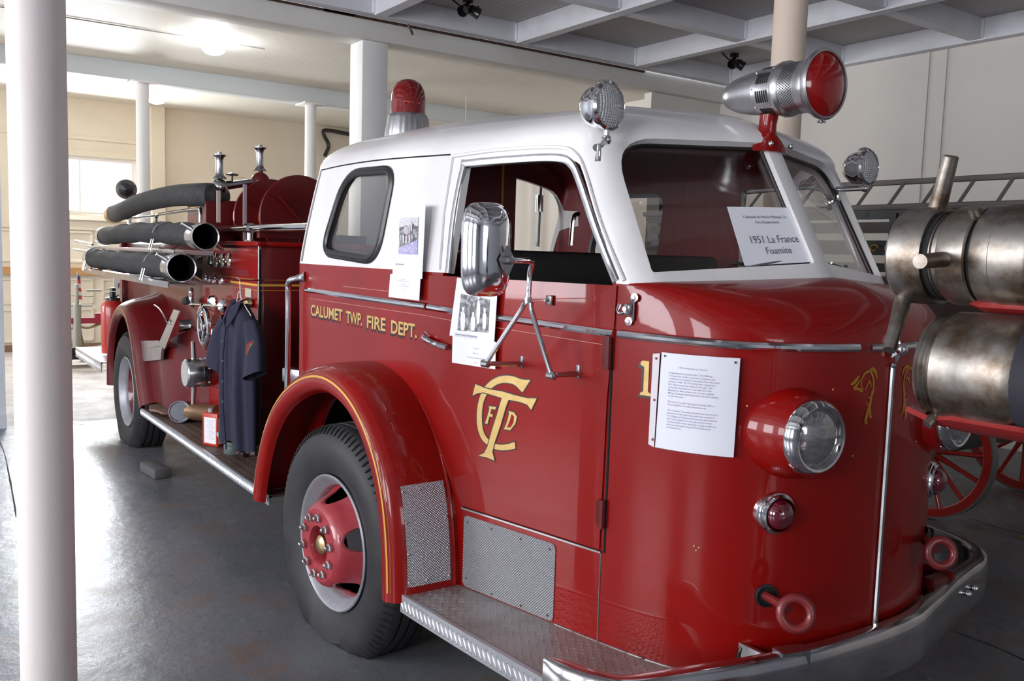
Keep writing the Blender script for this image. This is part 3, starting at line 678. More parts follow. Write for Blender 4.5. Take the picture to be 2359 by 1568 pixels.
emblem_piece('monogram_f',[(442,322),(500,330),(492,350),(462,345),(452,382),(474,388),(468,408),(446,404),(436,440),(432,462),(410,458),(425,420),(446,345)],0)
emblem_piece('monogram_d',[(597,360),(640,372),(662,405),(650,460),(610,512),(558,503),(566,490),(590,430),(601,378)],0)
poly('monogram_counter',[mono(*p) for p in [(622,385),(640,405),(636,450),(612,490),(586,488),(605,440)]],RED,TRUCK,.0085)
# gold scrolls on the nose
def scroll(pts,wd,mir=False,name='gold_scroll'):
    P=[tuple(p) for p in cr(pts,6)]; n=len(P); W=[wd*(.35+.9*math.sin(PI*(i+1)/(n+1))) for i in range(n)]
    V,Fc=strokeband(P,W)
    if mir: V=[(2*STOT-a,b) for a,b in V]
    return V,Fc
SCR=[([(3.150,1.285),(3.165,1.292),(3.185,1.312)],.010),([(3.160,1.275),(3.172,1.278),(3.19,1.300)],.008),([(3.165,1.268),(3.185,1.270),(3.20,1.262),(3.205,1.275)],.007),
 ([(3.198,1.268),(3.196,1.295),(3.21,1.318),(3.235,1.322),(3.252,1.300),(3.256,1.262),(3.247,1.240),(3.232,1.242)],.008),([(3.215,1.265),(3.228,1.285),(3.238,1.290),(3.245,1.272)],.006),
 ([(3.225,1.325),(3.245,1.330),(3.262,1.318),(3.27,1.296)],.010),([(3.250,1.262),(3.246,1.225),(3.236,1.195),(3.228,1.165),(3.238,1.158)],.012),([(3.248,1.205),(3.25,1.18),(3.258,1.178)],.008),([(3.222,1.232),(3.23,1.218),(3.24,1.222)],.004)]
for mir in (0,1):
    V=[];Fc=[]
    for p,wd in SCR:
        v,f=scroll(p,wd,mir); n=len(V); V+=v; Fc+=[tuple(i+n for i in q) for q in f]
    skin('gold_scroll',V,Fc,mat('scroll_gold',(.40,.17,.015),.5) if not mir else MAT['scroll_gold'],TRUCK,.0015,step=9)
g=G()
for s,z in ((2.885,.775),(2.90,.772),(2.892,.762),(2.80,1.222),(3.08,1.272),(3.18,1.06)): g.ball(surf(s if s>2.95 or s==2.80 else s-.22,z,.0),.0035,8)
g.build('paint_chip',GOLD,TRUCK)
# ---- fenders -------------------------------------------------------------
FSEC=[(1.540,-.025),(1.512,-.012),(1.499,.004),(1.497,.022),(1.502,.042),(1.516,.062),(1.540,.077),(1.575,.086),(1.62,.089),(1.68,.090),(1.74,.091),(1.80,.092)]
def fender_fn(path,sec):
    P=[np.array(p) for p in cr(path,6)]; N=len(P); NN=[]
    for i in range(N):
        t=_n(P[min(i+1,N-1)]-P[max(i-1,0)]); NN.append(np.array((-t[1],t[0])))
    sy=np.array([s[0] for s in sec]); so=np.array([s[1] for s in sec]); U=np.linspace(0,1,len(sec))
    def fn(u,v,off=0):
        f=v*(N-1); i=int(min(f,N-2)); q=f-i; p=P[i]*(1-q)+P[i+1]*q; n=NN[i]*(1-q)+NN[i+1]*q
        y=np.interp(u,U,sy); o=np.interp(u,U,so); e=.02; dy=np.interp(min(u+e,1),U,sy)-np.interp(max(u-e,0),U,sy); do=np.interp(min(u+e,1),U,so)-np.interp(max(u-e,0),U,so); l=math.hypot(dy,do)+1e-9
        ny,no=-do/l,dy/l
        return Vector((p[0]+n[0]*(o+no*off),y+ny*off,p[1]+n[1]*(o+no*off)))
    return fn
FPATH=[(-4.375,.364),(-4.335,.50),(-4.235,.70),(-4.09,.86),(-3.90,.975),(-3.70,1.045),(-3.52,1.065),(-3.34,1.035),(-3.19,.96),(-3.07,.84),(-2.995,.70),(-2.955,.53),(-2.938,.335)]
ff=fender_fn(FPATH,FSEC)
def fender(fn,name,m=RED):
    g=G(); g.grid(lambda u,v:fn(u,v),34,80); o=g.build(name,m,TRUCK); solid(o,.008,1); apply_mods(o)
    return o
fen=fender(ff,'front_fender'); fen2=mirrorY(fen)
def patch(fn,u0,u1,v0,v1,off,name,m,nu=6,nv=40,uvs=None,thick=0,parent=TRUCK):
    V=[];UV=[]
    for j in range(nv):
        for i in range(nu): a,b=i/(nu-1),j/(nv-1); V.append(fn(u0+(u1-u0)*a,v0+(v1-v0)*b,off)); UV.append((a*(uvs[0] if uvs else 1),b*(uvs[1] if uvs else 1)))
    Fc=[(j*nu+i,j*nu+i+1,(j+1)*nu+i+1,(j+1)*nu+i) for j in range(nv-1) for i in range(nu-1)]
    return mk(name,V,Fc,m,parent,uv=UV)
s_=-1
patch(ff,.335,.365,.02,.985,.0095,'gold_stripe',GOLDP); patch(ff,.40,.405,.02,.985,.0095,'pinstripe',MAT['scroll_gold'],nu=2)
pl=patch(ff,.585,.90,.815,.975,.0105,'stippled_plate',STIP,nu=8,nv=20,uvs=(.19,.40))
g=G()
for u in (.60,.74,.885):
    for v in (.825,.875,.925,.968):
        if u==.74 and v in(.875,.925): continue
        g.ball(ff(u,v,.012),.0045,8)
g.build('plate_screws',CHROMED,pl); pl.children[0]['kind']='stuff'
g=G(); g.tube([ff(.93,v,.006) for v in np.linspace(.3,.985,50)],.008,8); g.build('fender_welt',RED,TRUCK)
pl=skin('stippled_plate',rrect(1.668,2.135,.376,.655,.02),[list(range(24))],STIP,TRUCK,.004,uv=True,thick=.003)
for s,z in ((1.69,.63),(1.69,.41),(1.82,.635),(1.97,.635),(2.11,.632),(1.83,.385),(1.98,.385),(2.11,.39)):
    pass
g=G()
for s,z in ((1.69,.63),(1.69,.41),(1.82,.635),(1.97,.635),(2.11,.632),(1.83,.389),(1.98,.389),(2.11,.393)): g.ball(surf(s,z,.005),.004,8)
o=g.build('plate_screws',MAT['rust'],pl); o['kind']='stuff'
# ---- wheels --------------------------------------------------------------
def wheel(name,x,yo,zc,R,steer=0,side=-1,dual=False,dish=.0):
    """yo: outer sidewall plane, side -1 faces the photograph; local axis along Y"""
    W=bpy.data.objects.new(name,None); COL.objects.link(W); W.parent=TRUCK; 
    W.location=Vector((x,yo,zc))-TRUCK.location; W.rotation_euler=(0,0,steer+(0 if side<0 else PI)); W.empty_display_size=.1
    prof=[(.285,.03),(.29,.012),(.31,-.002),(.36,-.018),(.41,-.022),(.45,-.012),(.472,.008),(R-.012,.022),(R-.002,.036),(R,.062),(R-.012,.066),(R-.012,.074),(R,.078),(R+.002,.108),(R-.010,.112),(R-.010,.122),(R+.002,.126),(R,.160),(R-.012,.164),(R-.012,.172),(R,.176),(R-.002,.202),(R-.03,.222),(.44,.24),(.36,.25),(.29,.22)]
    g=G(); g.lathe(prof,(0,0,0),(0,1,0),96,ref=(0,0,1),cap=False)
    V=[]
    for v in g.V:
        z=v[2]; 
        if z< -zc: # flattened where it stands
            d=-zc-z; v=(v[0]*(1+d*.25),v[1]+(-.35*d if v[1]<.11 else .35*d),-zc)
        elif z<-zc+.12 : 
            d=(-zc+.12-z); v=(v[0],v[1]-.10*d if v[1]<.11 else v[1]+.10*d,z)
        V.append(v)
    g.V=V; t=g.build('tyre',TIRE,None); t.parent=W
    # shoulder ribs of the tread
    g=G()
    for k in range(90):
        a=2*PI*k/90; c,s=math.cos(a),math.sin(a)
        if s*(R-.01)< -zc+.01: continue
        g.tube([(c*.462,-.004,s*.462),(c*.486,.012,s*.486),(c*(R-.006),.028,s*(R-.006))],.0045,5)
    o=g.build('tread_ribs',TIRE,None); o.parent=W; o['kind']='stuff'
    g=G(); g.lathe([(.286,.012),(.290,.0),(.284,-.006),(.272,.002),(.262,.022),(.246,.034),(.238,.05),(.236,.085)],(0,0,0),(0,1,0),72,cap=False); o=g.build('rim',RIMS,None); o.parent=W
    d=-.055 if not dual else .10
    prof=[(.238,.075),(.225,.068),(.205,.045),(.185,d+.045),(.168,d+.012),(.155,d+.004),(.150,d),(.085,d),(.080,d+.012),(.075,d+.07),(.02,d+.08)]
    if dual: prof=[(.238,.06),(.225,.075),(.20,.10),(.165,.13),(.15,.135),(.10,.135),(.095,.10),(.05,.09),(.01,.085)]
    g=G(); g.lathe(prof,(0,0,0),(0,1,0),72,cap=False); o=g.build('wheel_disc',REDW if not dual else REDD,None); o.parent=W; disc=o
    solid(o,.006,1); 
    if not dual:
        cs=[]
        for k in range(5):
            a=2*PI*k/5+.30; c=Vector((math.cos(a)*.205,-.1,math.sin(a)*.205))
            gg=G(); R3=Matrix.Rotation(-a,3,'Y'); n=20; V=[R3@Vector((math.cos(2*PI*i/n)*.030,0,math.sin(2*PI*i/n)*.050)) for i in range(n)]
            V=[v+c for v in V]; gg.prism(V,(0,.3,0)); cs.append(gg.build('c',BLACK))
        # cut in local space: cutters share the origin of the disc before it is moved
        W.rotation_euler=(0,0,0); W.location=-TRUCK.location; bpy.context.view_layer.update()
        for c_ in cs: c_.parent=W; c_.matrix_parent_inverse=Matrix.Identity(4)
        o.matrix_parent_inverse=Matrix.Identity(4); TL=TRUCK.location.copy(); bpy.context.view_layer.update(); cut(o,cs)
        W.location=Vector((x,yo,zc))-TRUCK.location; W.rotation_euler=(0,0,steer+(0 if side<0 else PI))
        g=G(); g.lathe([(.160,d+.0045),(.163,d+.0085)],(0,0,0),(0,1,0),60,cap=False); o=g.build('flange_groove',BLACK,None); o.parent=W
    else: apply_mods(o)
    nn=10
    base=None
    for k in range(nn):
        a=2*PI*k/nn+.2; r=.122; c=(math.cos(a)*r,d if not dual else .125,math.sin(a)*r)
        if base is None:
            g=G(); g.lathe([(.019,0),(.019,-.02),(.014,-.024)],(0,0,0),(0,1,0),6); g.lathe([(.009,-.02),(.009,-.036),(.006,-.038)],(0,0,0),(0,1,0),8); base=g.build('lug_nut',CHROMED,None); base.parent=W; o=base
        else: o=base.copy(); COL.objects.link(o); o.parent=W
        o.location=c
    g=G(); g.lathe([(.046,d+.07),(.046,d+.03),(.040,d+.005),(.026,d-.004),(.01,d-.008),(.0,d-.008)],(0,0,0),(0,1,0),24); o=g.build('hub_cap',BRASS,None); o.parent=W
    return W
wheel('front_wheel',-3.43,1.497,.415,.50,steer=.067)
wheel('front_wheel',-3.47,3.70,.415,.50,steer=.067,side=1)
wheel('rear_wheel',-7.80,1.575,.43,.50,dual=True)
wheel('rear_wheel',-7.80,3.50,.43,.50,side=1,dual=True)
g=G(); g.box((-5.6,2.2,.55),(6.6,.10,.2)); g.box((-5.6,3.0,.55),(6.6,.10,.2)); g.tube([(-3.45,1.75,.42),(-3.45,3.45,.42)],.05,10); g.tube([(-7.8,1.8,.43),(-7.8,3.4,.43)],.07,10); g.ball((-7.8,2.6,.43),.22,16); g.box((-5.4,2.6,.48),(.9,.7,.28)); g.tube([(-5,2.6,.55),(-7.8,2.6,.45)],.04,8)
g.build('chassis',UNDER,TRUCK)
# ---- running boards with raised lozenges -----------------------------------
def board(name,outer,inner,z,lip,m=TREAD,me=TREADE,px=.042,py=.030):
    """outer, inner: lists of (x,y) from rear to front"""
    n=len(outer); g=G(); T=.012
    V=[(x,y,z) for x,y in outer]+[(x,y,z) for x,y in inner]+[(x,y,z-T) for x,y in outer]+[(x,y,z-T) for x,y in inner]
    Fc=[]
    for i in range(n-1): Fc+=[(i,i+1,n+i+1,n+i),(2*n+i,3*n+i,3*n+i+1,2*n+i+1),(i,2*n+i,2*n+i+1,i+1),(n+i,n+i+1,3*n+i+1,3*n+i)]
    Fc+=[(0,n,3*n,2*n),(n-1,3*n-1,4*n-1,2*n-1)] if False else [(0,n,3*n,2*n),(n-1,2*n+n-1,3*n+n-1,2*n-1)]
    g.add(V,Fc)
    xo=np.array([p[0] for p in outer]); yo=np.array([p[1] for p in outer]); yi=np.array([p[1] for p in inner])
    k=0; x=xo[0]+.03
    while x<xo[-1]-.01:
        y0=np.interp(x,xo,yo)+.014; y1=np.interp(x,xo,yi)-.01; j=0
        y=y0+(py/2 if k%2 else 0)
        while y<y1:
            a=PI/4 if (j+k)%2 else -PI/4; c,s=math.cos(a),math.sin(a); L,Wd,H=.0150,.0048,.0036
            P=[(x+c*L,y+s*L,z),(x-s*Wd,y+c*Wd,z),(x-c*L,y-s*L,z),(x+s*Wd,y-c*Wd,z),(x,y,z+H)]
            g.add(P,[(0,1,4),(1,2,4),(2,3,4),(3,0,4)]); y+=py; j+=1
        x+=px/2; k+=1
    b=g.build(name,m,TRUCK,ang=80)
    g=G(); V=[]
    for x,y in outer: V+=[(x,y-.004,z+.003),(x,y-.004,z-lip),(x,y+.004,z-lip),(x,y+.012,z+.003)]
    Fc=[]
    for i in range(n-1):
        for q in range(4): Fc.append((4*i+q,4*i+(q+1)%4,4*i+4+(q+1)%4,4*i+4+q))
    Fc+=[(0,1,2,3),(4*n-4,4*n-3,4*n-2,4*n-1)]
    g.add(V,Fc)
    x=xo[0]+.012; k=0
    while x<xo[-1]-.01:
        y=np.interp(x,xo,yo)-.004
        for zz,a,L,W_ in ((z-lip*.50,2.15,lip*.36,.0030),(z-lip*.22,.5,lip*.10,.0028),(z-lip*.80,.5,lip*.10,.0028)):
            xx=x+(0 if L>lip*.2 else .012); c,s_2=math.cos(a),math.sin(a)
            P=[(xx+c*L,y,zz+s_2*L),(xx-s_2*W_,y,zz+c*W_),(xx-c*L,y,zz-s_2*L),(xx+s_2*W_,y,zz-c*W_),(xx,y-.0034,zz)]
            g.add(P,[(0,1,4),(1,2,4),(2,3,4),(3,0,4)])
        x+=.027
    g.build('board_edge',me,b,ang=80); return b
fo=[(x,1.536+.052*max(0,(x+2.87)/.78)**1.2) for x in np.linspace(-2.868,-1.95,14)]+[(-1.86,1.63),(-1.80,1.70),(-1.77,1.80),(-1.755,1.92)]
fi=[(x,YC-hw_at(x)-.001) for x,y in fo[:-4]]+[(-1.86,1.995),(-1.80,2.04),(-1.775,2.06),(-1.757,2.07)]
b=board('running_board',fo,fi,.372,.066)
bo=[(x,1.560) for x in np.linspace(-7.215,-4.355,8)]; bi=[(x,1.93) for x,y in bo]
b=board('running_board',bo,bi,.385,.052,m=mat('tread_brown',(.16,.11,.09),.5,.4,noise=(5,(.11,.07,.06),.4,.7)),me=TREADE)
# ---- bumper ---------------------------------------------------------------
BP=[(-1.950,1.508),(-1.86,1.520),(-1.775,1.555),(-1.705,1.62),(-1.655,1.80),(-1.60,2.02),(-1.560,2.25),(-1.545,2.45),(-1.540,2.60),(-1.548,2.78),(-1.60,3.0),(-1.655,3.2),(-1.70,3.40),(-1.735,3.56),(-1.80,3.675),(-1.92,3.76),(-2.05,3.80),(-2.15,3.81)]
bp=cr(BP,6); g=G(); V=[];N=len(bp)
sec=[(.055,-.004),(.030,.003),(.010,.0),(.0,-.008),(-.002,-.05),(-.006,-.10),(.0,-.15),(.004,-.165),(.010,-.160),(.008,-.10),(.012,-.02),(.03,-.010),(.055,-.012)]
for i in range(N):
    t=_n(bp[min(i+1,N-1)]-bp[max(i-1,0)]); n=np.array((-t[1],t[0])); n=-n if False else n   # points towards the truck body
    if np.dot(n,np.array((-2.6,2.6))-bp[i])<0: n=-n
    e=min(1,(i/(N-1))/.05,(1-i/(N-1))/.05); e=.35+.65*math.sin(e*PI/2)
    for a,h in sec: V.append((bp[i][0]+n[0]*a*e,bp[i][1]+n[1]*a*e,.500+(h if h>-.03 else h)))
m_=len(sec); Fc=[(i*m_+k,i*m_+(k+1)%m_,(i+1)*m_+(k+1)%m_,(i+1)*m_+k) for i in range(N-1) for k in range(m_)]+[tuple(range(m_)),tuple(range((N-1)*m_,N*m_))]
g.add(V,Fc); BUMP=g.build('bumper',mat('bumper_chrome',(.62,.60,.62),.14,1,noise=(7,(.40,.38,.40),.4,.8)),TRUCK,ang=50)
for y,x in ((3.30,-1.676),(3.38,-1.693),(1.83,-1.652),(1.91,-1.63)):
    G().ball((x+.012,y,.43 if y>3 else .425),.014,10).build('bumper_bolt',CHROME,BUMP)
g=G(); g.box((-1.80,3.20,.47),(.26,.012,.12)); g.box((-1.70,3.14,.485),(.04,.12,.07)); g.build('bumper_bracket',REDD,BUMP)
g=G(); g.add([(-1.74,2.10,.30),(-1.74,2.10,.49),(-1.585,2.13,.47),(-1.60,2.13,.36),(-1.74,2.115,.30),(-1.74,2.115,.49),(-1.585,2.145,.47),(-1.60,2.145,.36)],[(0,1,2,3),(4,7,6,5),(0,4,5,1),(1,5,6,2),(2,6,7,3),(3,7,4,0)]); g.box((-1.60,2.17,.478),(.05,.10,.06),rotz(-.25)); g.build('bumper_bracket',CHROMED,BUMP)
g=G(); g.tube([surf(2.815,.37,.004),surf(2.815,.455,.004),surf(2.822,.475,.004),surf(2.838,.482,.004),surf(2.852,.474,.004),surf(2.857,.45,.004),surf(2.857,.37,.004)],.006,8); g.build('slot_trim',GASKET,TRUCK)
poly('bracket_slot',[(2.817,.37),(2.817,.46),(2.828,.478),(2.845,.478),(2.855,.46),(2.855,.37)],BLACK,TRUCK,.0015)
# ---- lamps, rings ---------------------------------------------------------
for mir in (0,1):
    def Y(y): return 2*YC-y if mir else y
    hc=Vector((-1.605,Y(2.218),1.142)); axd=Vector((1,-.10 if not mir else .10,.0)).normalized()
    L=bpy.data.objects.new('headlamp',None); COL.objects.link(L); L.parent=TRUCK; L.matrix_parent_inverse=Matrix.Translation(-TRUCK.location); L.location=hc
    def sub(o): o.parent=L; o.matrix_parent_inverse=Matrix.Translation(-hc); return o
    sub(G().lathe([(.168,-.40),(.168,-.20),(.166,-.165),(.158,-.145),(.150,-.138),(.148,-.125),(.144,-.09),(.132,-.042),(.117,-.012),(.111,-.004)],hc,axd,48,cap=False).build('headlamp_pod',RED))
    sub(G().lathe([(.112,-.012),(.117,-.006),(.117,.004),(.109,.022),(.098,.032),(.091,.030),(.088,.022),(.088,.012)],hc,axd,48,cap=False).build('bezel',CHROME))
    o=G().lathe([(.089,.014),(.070,.026),(.045,.035),(.02,.039),(0,.040)],hc,axd,40).build('lens',HEADG); sub(o)
    mcc=surf(2.905 if not mir else 2*STOT-2.905,.898,.0); nd=(surf(2.905 if not mir else 2*STOT-2.905,.898,.1)-mcc).normalized(); nd=(nd+Vector((.9,0,0))).normalized()
    K=bpy.data.objects.new('marker_lamp',None); COL.objects.link(K); K.parent=TRUCK; K.matrix_parent_inverse=Matrix.Translation(-TRUCK.location); K.location=mcc
    def sub2(o): o.parent=K; o.matrix_parent_inverse=Matrix.Translation(-mcc); return o
    sub2(G().lathe([(.066,-.03),(.066,.002),(.063,.010),(.059,.012),(.058,.018),(.052,.024),(.052,.022),(.050,.014)],mcc,nd,40,cap=False).build('bezel',CHROME))
    sub2(G().lathe([(.047,.012),(.045,.028),(.036,.042),(.02,.052),(0,.055)],mcc,nd,32).build('lens',LENSD))
    # tow ring
    rc=Vector((-1.545,2.105,.650)) if not mir else Vector((-1.545,2.86,.700)); 
    TR=bpy.data.objects.new('tow_ring',None); COL.objects.link(TR); TR.parent=TRUCK; TR.matrix_parent_inverse=Matrix.Translation(-TRUCK.location); TR.location=rc
    g=G(); rr=.043; tn=Vector((.72,-.62,.25)).normalized() if not mir else Vector((.80,-.55,.22)).normalized(); u=tn.cross(Vector((0,0,1))).normalized(); v=u.cross(tn)
    g.tube([rc+u*rr*math.cos(2*PI*i/28)+v*rr*math.sin(2*PI*i/28) for i in range(28)],.0145,12,closed=True)
    hp_=surf(2.885 if not mir else 2*STOT-2.93,.640 if not mir else .70,-.01)
    g.tube([hp_,hp_+(rc-hp_)*.45,rc+(hp_-rc).normalized()*rr],[.014,.014,.016],12); o=g.build('ring',mat('ring_red',(.17,.012,.014),.45,coat=.3,noise=(30,(.09,.02,.02),.55,.7)) if 'ring_red' not in MAT else MAT['ring_red']); o.parent=TR; o.matrix_parent_inverse=Matrix.Translation(-rc)
    hs=hp_; o=G().lathe([(.036,.0),(.036,.006),(.030,.009),(.028,-.02)],hp_+Vector((.010,0,0)),surf(2.885 if not mir else 2*STOT-2.885,.64,.05)-hp_,28,cap=False).build('grommet',GASKET); o.parent=TR; o.matrix_parent_inverse=Matrix.Translation(-rc)
    o=G().lathe([(.030,.0),(.0,.0005)],hp_+Vector((.014,0,0)),surf(2.885 if not mir else 2*STOT-2.885,.64,.05)-hp_,28,cap=False).build('ring_hole',BLACK); o.parent=TR; o.matrix_parent_inverse=Matrix.Translation(-rc)
# hood latch by the door
g=G(); c0=surf(2.415,1.49,.004)
for z,dx in ((1.528,.012),(1.452,-.006)):
    p=surf(2.415+dx,z,.005); g.lathe([(.014,0),(.014,.005),(.006,.006),(.005,.010)],p,surf(2.415,1.49,.1)-surf(2.415,1.49,0),14)
g.box(surf(2.418,1.49,.006),(.022,.006,.07),rotz(-.3)); g.box(surf(2.408,1.49,.018),(.034,.020,.036),rotz(-.3),bev=.004); g.lathe([(.008,0),(.008,.018)],surf(2.410,1.492,.02),surf(2.415,1.49,.1)-surf(2.415,1.49,0),10); g.tube([surf(2.40,1.48,.02),surf(2.385,1.475,.03),surf(2.378,1.485,.028),surf(2.38,1.505,.02)],.006,8)
g.build('hood_latch',CHROMED,TRUCK)
def sub_empty(name,loc,parent=TRUCK):
    e=bpy.data.objects.new(name,None); COL.objects.link(e); e.parent=parent; e.matrix_parent_inverse=Matrix.Translation(-TRUCK.location); e.location=loc; e.empty_display_size=.05; return e
def under(o,e): o.parent=e; o.matrix_parent_inverse=Matrix.Translation(-e.location); return o
# spot lamps
def spot(mir):
    Y=(lambda y:2*YC-y) if mir else (lambda y:y)
    c=Vector((-2.25,1.925,2.140)) if not mir else at('x',-2.26,1998,385); c=Vector(c); a=Vector((1,.14,.0)).normalized() if not mir else Vector((1,.02,.02)).normalized()
    e=sub_empty('spot_lamp',c); r=.073 if not mir else .068
    under(G().lathe([(0,-.10),(.02,-.099),(.045,-.088),(.065,-.062),(r,-.03),(r+.002,-.01),(r+.006,-.004),(r+.006,.008),(r-.003,.014),(r-.006,.008)],c,a,40,cap=False).build('lamp_shell',CHROME),e)
    o=G(); V=[];UV=[];u=a.cross(Vector((0,0,1))).normalized(); v=u.cross(a); n=32; rings=6
    for j in range(rings+1):
        q=j/rings*(r-.005)
        for i in range(n): t=2*PI*i/n; x,z=q*math.cos(t),q*math.sin(t); V.append(c+u*x+v*z+a*(.008+.018*(1-(j/rings)**2))); UV.append((x,z))
    Fc=[(j*n+i,j*n+(i+1)%n,(j+1)*n+(i+1)%n,(j+1)*n+i) for j in range(rings) for i in range(n)]
    under(mk('lens',V,Fc,FLUTE,uv=UV),e)
    under(G().ball(c+Vector((-.02,0,r+.004)),.022,12,(1.2,.9,.55)).build('lamp_cap',CHROME),e)
    if not mir:
        f=Vector((-2.232,1.853,1.992)); f=Vector(at('x',-2.18,1380,348)); k=c+Vector((.0,.0,-r-.035))
        g=G(); g.tube([c+Vector((0,0,-r+.01)),k],.011,10); g.ball(k,.018,12); g.tube([k,k+(f-k)*.6+Vector((0,-.008,0)),f+Vector((0,-.012,.01))],[.010,.009,.012],10); g.box(f+Vector((0,-.003,-.005)),(.026,.012,.055),rotz(-.35),bev=.005)
    else:
        k=c+Vector((.0,-.01,-r-.02)); f=Vector(at('x',-2.24,1932,437)); 
        g=G(); g.tube([c+Vector((0,0,-r+.01)),k],.010,10); g.ball(k,.016,12); g.tube([k,f],[.010,.009],10); g.ball(f,.014,10); g.box(f+Vector((0,-.005,-.02)),(.02,.012,.05),bev=.004)
    under(g.build('swivel_arm',CHROME),e)
spot(0); spot(1)
# siren lamp
c=Vector((-2.13,2.600,2.258)); e=sub_empty('siren_lamp',c); A=Vector((1,.0,-.02)).normalized()
under(G().lathe([(0,-.232),(.022,-.228),(.045,-.205),(.062,-.165),(.074,-.11),(.080,-.055),(.081,-.045),(.084,-.043),(.084,-.030),(.085,.030),(.086,.034),(.093,.040),(.096,.050),(.096,.066),(.091,.074),(.088,.078),(.088,.135),(.092,.150),(.100,.172),(.108,.190),(.116,.196),(.118,.206),(.113,.214),(.107,.212),(.105,.200)],c,A,64,cap=False).build('siren_housing',CHROMED if False else ALU),e)
under(G().lathe([(.107,.205),(.09,.218),(.06,.229),(.03,.234),(0,.235)],c,A,48).build('red_lens',LENSR),e)
u=Vector((0,0,1)); v=A.cross(u)
def onc(ang,h,r): return c+A*h+(u*math.cos(ang)+v*math.sin(ang))*r
g=G()
for sct in range(8):
    a0=sct*PI/4+.12
    for k in range(6):
        h=-.022+k*.0092; n=6; V=[]
        for i in range(n+1): t=a0+i/n*.50; V+=[onc(t,h,.0856),onc(t,h+.0052,.0856)]
        g.add(V,[(2*i,2*i+1,2*i+3,2*i+2) for i in range(n)])
for row in range(9):
    for k in range(60):
        t=2*PI*(k+.5*(row%2))/60; h=.082+row*.0062; r=.0885; V=[]
        for q in range(6): b=q*PI/3; V.append(onc(t+.0024/r*math.cos(b)*1.05,h+.0024*math.sin(b),r))
        g.add(V,[tuple(range(6))])
under(g.build('siren_vents',BLACK),e)['kind']='stuff'
g=G()
for k in range(8):
    for h in (-.036,.044): g.ball(onc(k*PI/4+.03,h,.086 if h<0 else .094),.0035,6)
q=onc(PI,.200,.122); g.ball(q,.008,8); g.ball(q+Vector((.006,.01,-.002)),.005,8); g.ball(q+Vector((-.006,-.008,-.002)),.005,8)
under(g.build('siren_bolts',CHROME),e)['kind']='stuff'
g=G(); cx=-2.165
V=[];rows=[(2.176,.032,.034,-2.150),(2.14,.030,.032,-2.155),(2.11,.034,.034,-2.158),(2.088,.05,.036,-2.142),(2.064,.080,.030,-2.126),(2.042,.092,.020,-2.112)]
n=16
for z,wy,wx,x in rows:
    for i in range(n): t=2*PI*i/n; V.append((x+wx*math.cos(t)*1.0-(abs(math.sin(t))**2)*wy*.30*(1 if z<2.1 else .2),YC+wy*math.sin(t)*(1.0),z))
g.add(V,[(j*n+i,j*n+(i+1)%n,(j+1)*n+(i+1)%n,(j+1)*n+i) for j in range(len(rows)-1) for i in range(n)]+[tuple(range(n)),tuple(range((len(rows)-1)*n,len(rows)*n))])
under(g.build('siren_bracket',RED),e)
for y in (2.545,2.655): under(G().ball((-2.092,y,2.066),.010,10).build('bracket_bolt',CHROME),e)
# roof beacon
bc=Vector((-4.18,2.225,2.235)); e=sub_empty('roof_beacon',bc)
prof=[(.118,-.02),(.117,.02),(.110,.06),(.104,.10),(.098,.118),(.090,.124)]
g=G(); n=96; V=[]
for r,h in prof:
    for i in range(n): t=2*PI*i/n; rr=r*(1+ (.022 if (i//2)%2 else 0)*(1 if .0<h<.11 else 0)); V.append(bc+Vector((rr*math.cos(t),rr*math.sin(t),h)))
g.add(V,[(j*n+i,j*n+(i+1)%n,(j+1)*n+(i+1)%n,(j+1)*n+i) for j in range(len(prof)-1) for i in range(n)]+[tuple(range((len(prof)-1)*n,len(prof)*n))])
under(g.build('beacon_base',ALU),e)
under(G().lathe([(.091,.12),(.090,.18),(.088,.215),(.080,.25),(.064,.277),(.040,.294),(.018,.300),(0,.301)],bc,(0,0,1),40).build('beacon_dome',REDDOME),e)
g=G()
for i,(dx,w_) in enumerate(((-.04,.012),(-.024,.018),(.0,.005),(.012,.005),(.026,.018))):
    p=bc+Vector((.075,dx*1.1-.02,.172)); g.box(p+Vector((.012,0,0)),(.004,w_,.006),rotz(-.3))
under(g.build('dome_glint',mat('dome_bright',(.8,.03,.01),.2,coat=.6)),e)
# mirror
mc=Vector((-2.35,1.547,1.664)); e=sub_empty('door_mirror',mc); W2,H2=.086,.146
g=G(); RR=rotz(.0); n=40; V=[]
def rr2(a,W,H,p=4.2): c_,s_=math.cos(a),math.sin(a); r=1/((abs(c_)**p+abs(s_)**p)**(1/p)); return c_*r*W,s_*r*H
lv=[(1.0,-.030),(1.02,-.026),(1.02,-.012),(.985,-.006),(.93,-.002),(.90,.006),(.80,.022),(.62,.034),(.35,.042),(.1,.044)]
for q,h in lv:
    for i in range(n): a,b=rr2(2*PI*i/n,W2*q,H2*(1-(1-q)*.62)); V.append(mc+Vector((h,a,b)))
g.add(V,[(j*n+i,j*n+(i+1)%n,(j+1)*n+(i+1)%n,(j+1)*n+i) for j in range(len(lv)-1) for i in range(n)]+[tuple(range(n)),tuple(range((len(lv)-1)*n,len(lv)*n))])
under(g.build('mirror_shell',CHROME),e)
g=G(); bc_=mc+Vector((.050,.030,-.030)); g.prism([bc_+Vector((0,-.028,.0)),bc_+Vector((0,.0,.045)),bc_+Vector((0,.030,.0)),bc_+Vector((0,.002,-.055))],(.010,0,0)); g.lathe([(.014,0),(.014,.02),(.008,.024)],bc_+Vector((.01,0,0)),(1,0,0),6)
under(g.build('mirror_bracket',CHROMED),e)
J=Vector((-2.345,1.700,1.508)); g=G(); ap=cr([bc_+Vector((.012,.0,0)),bc_+Vector((.0,.06,.0)),bc_+Vector((-.02,.115,-.006)),J+Vector((0,.004,.085)),J+Vector((0,0,.0))],6)
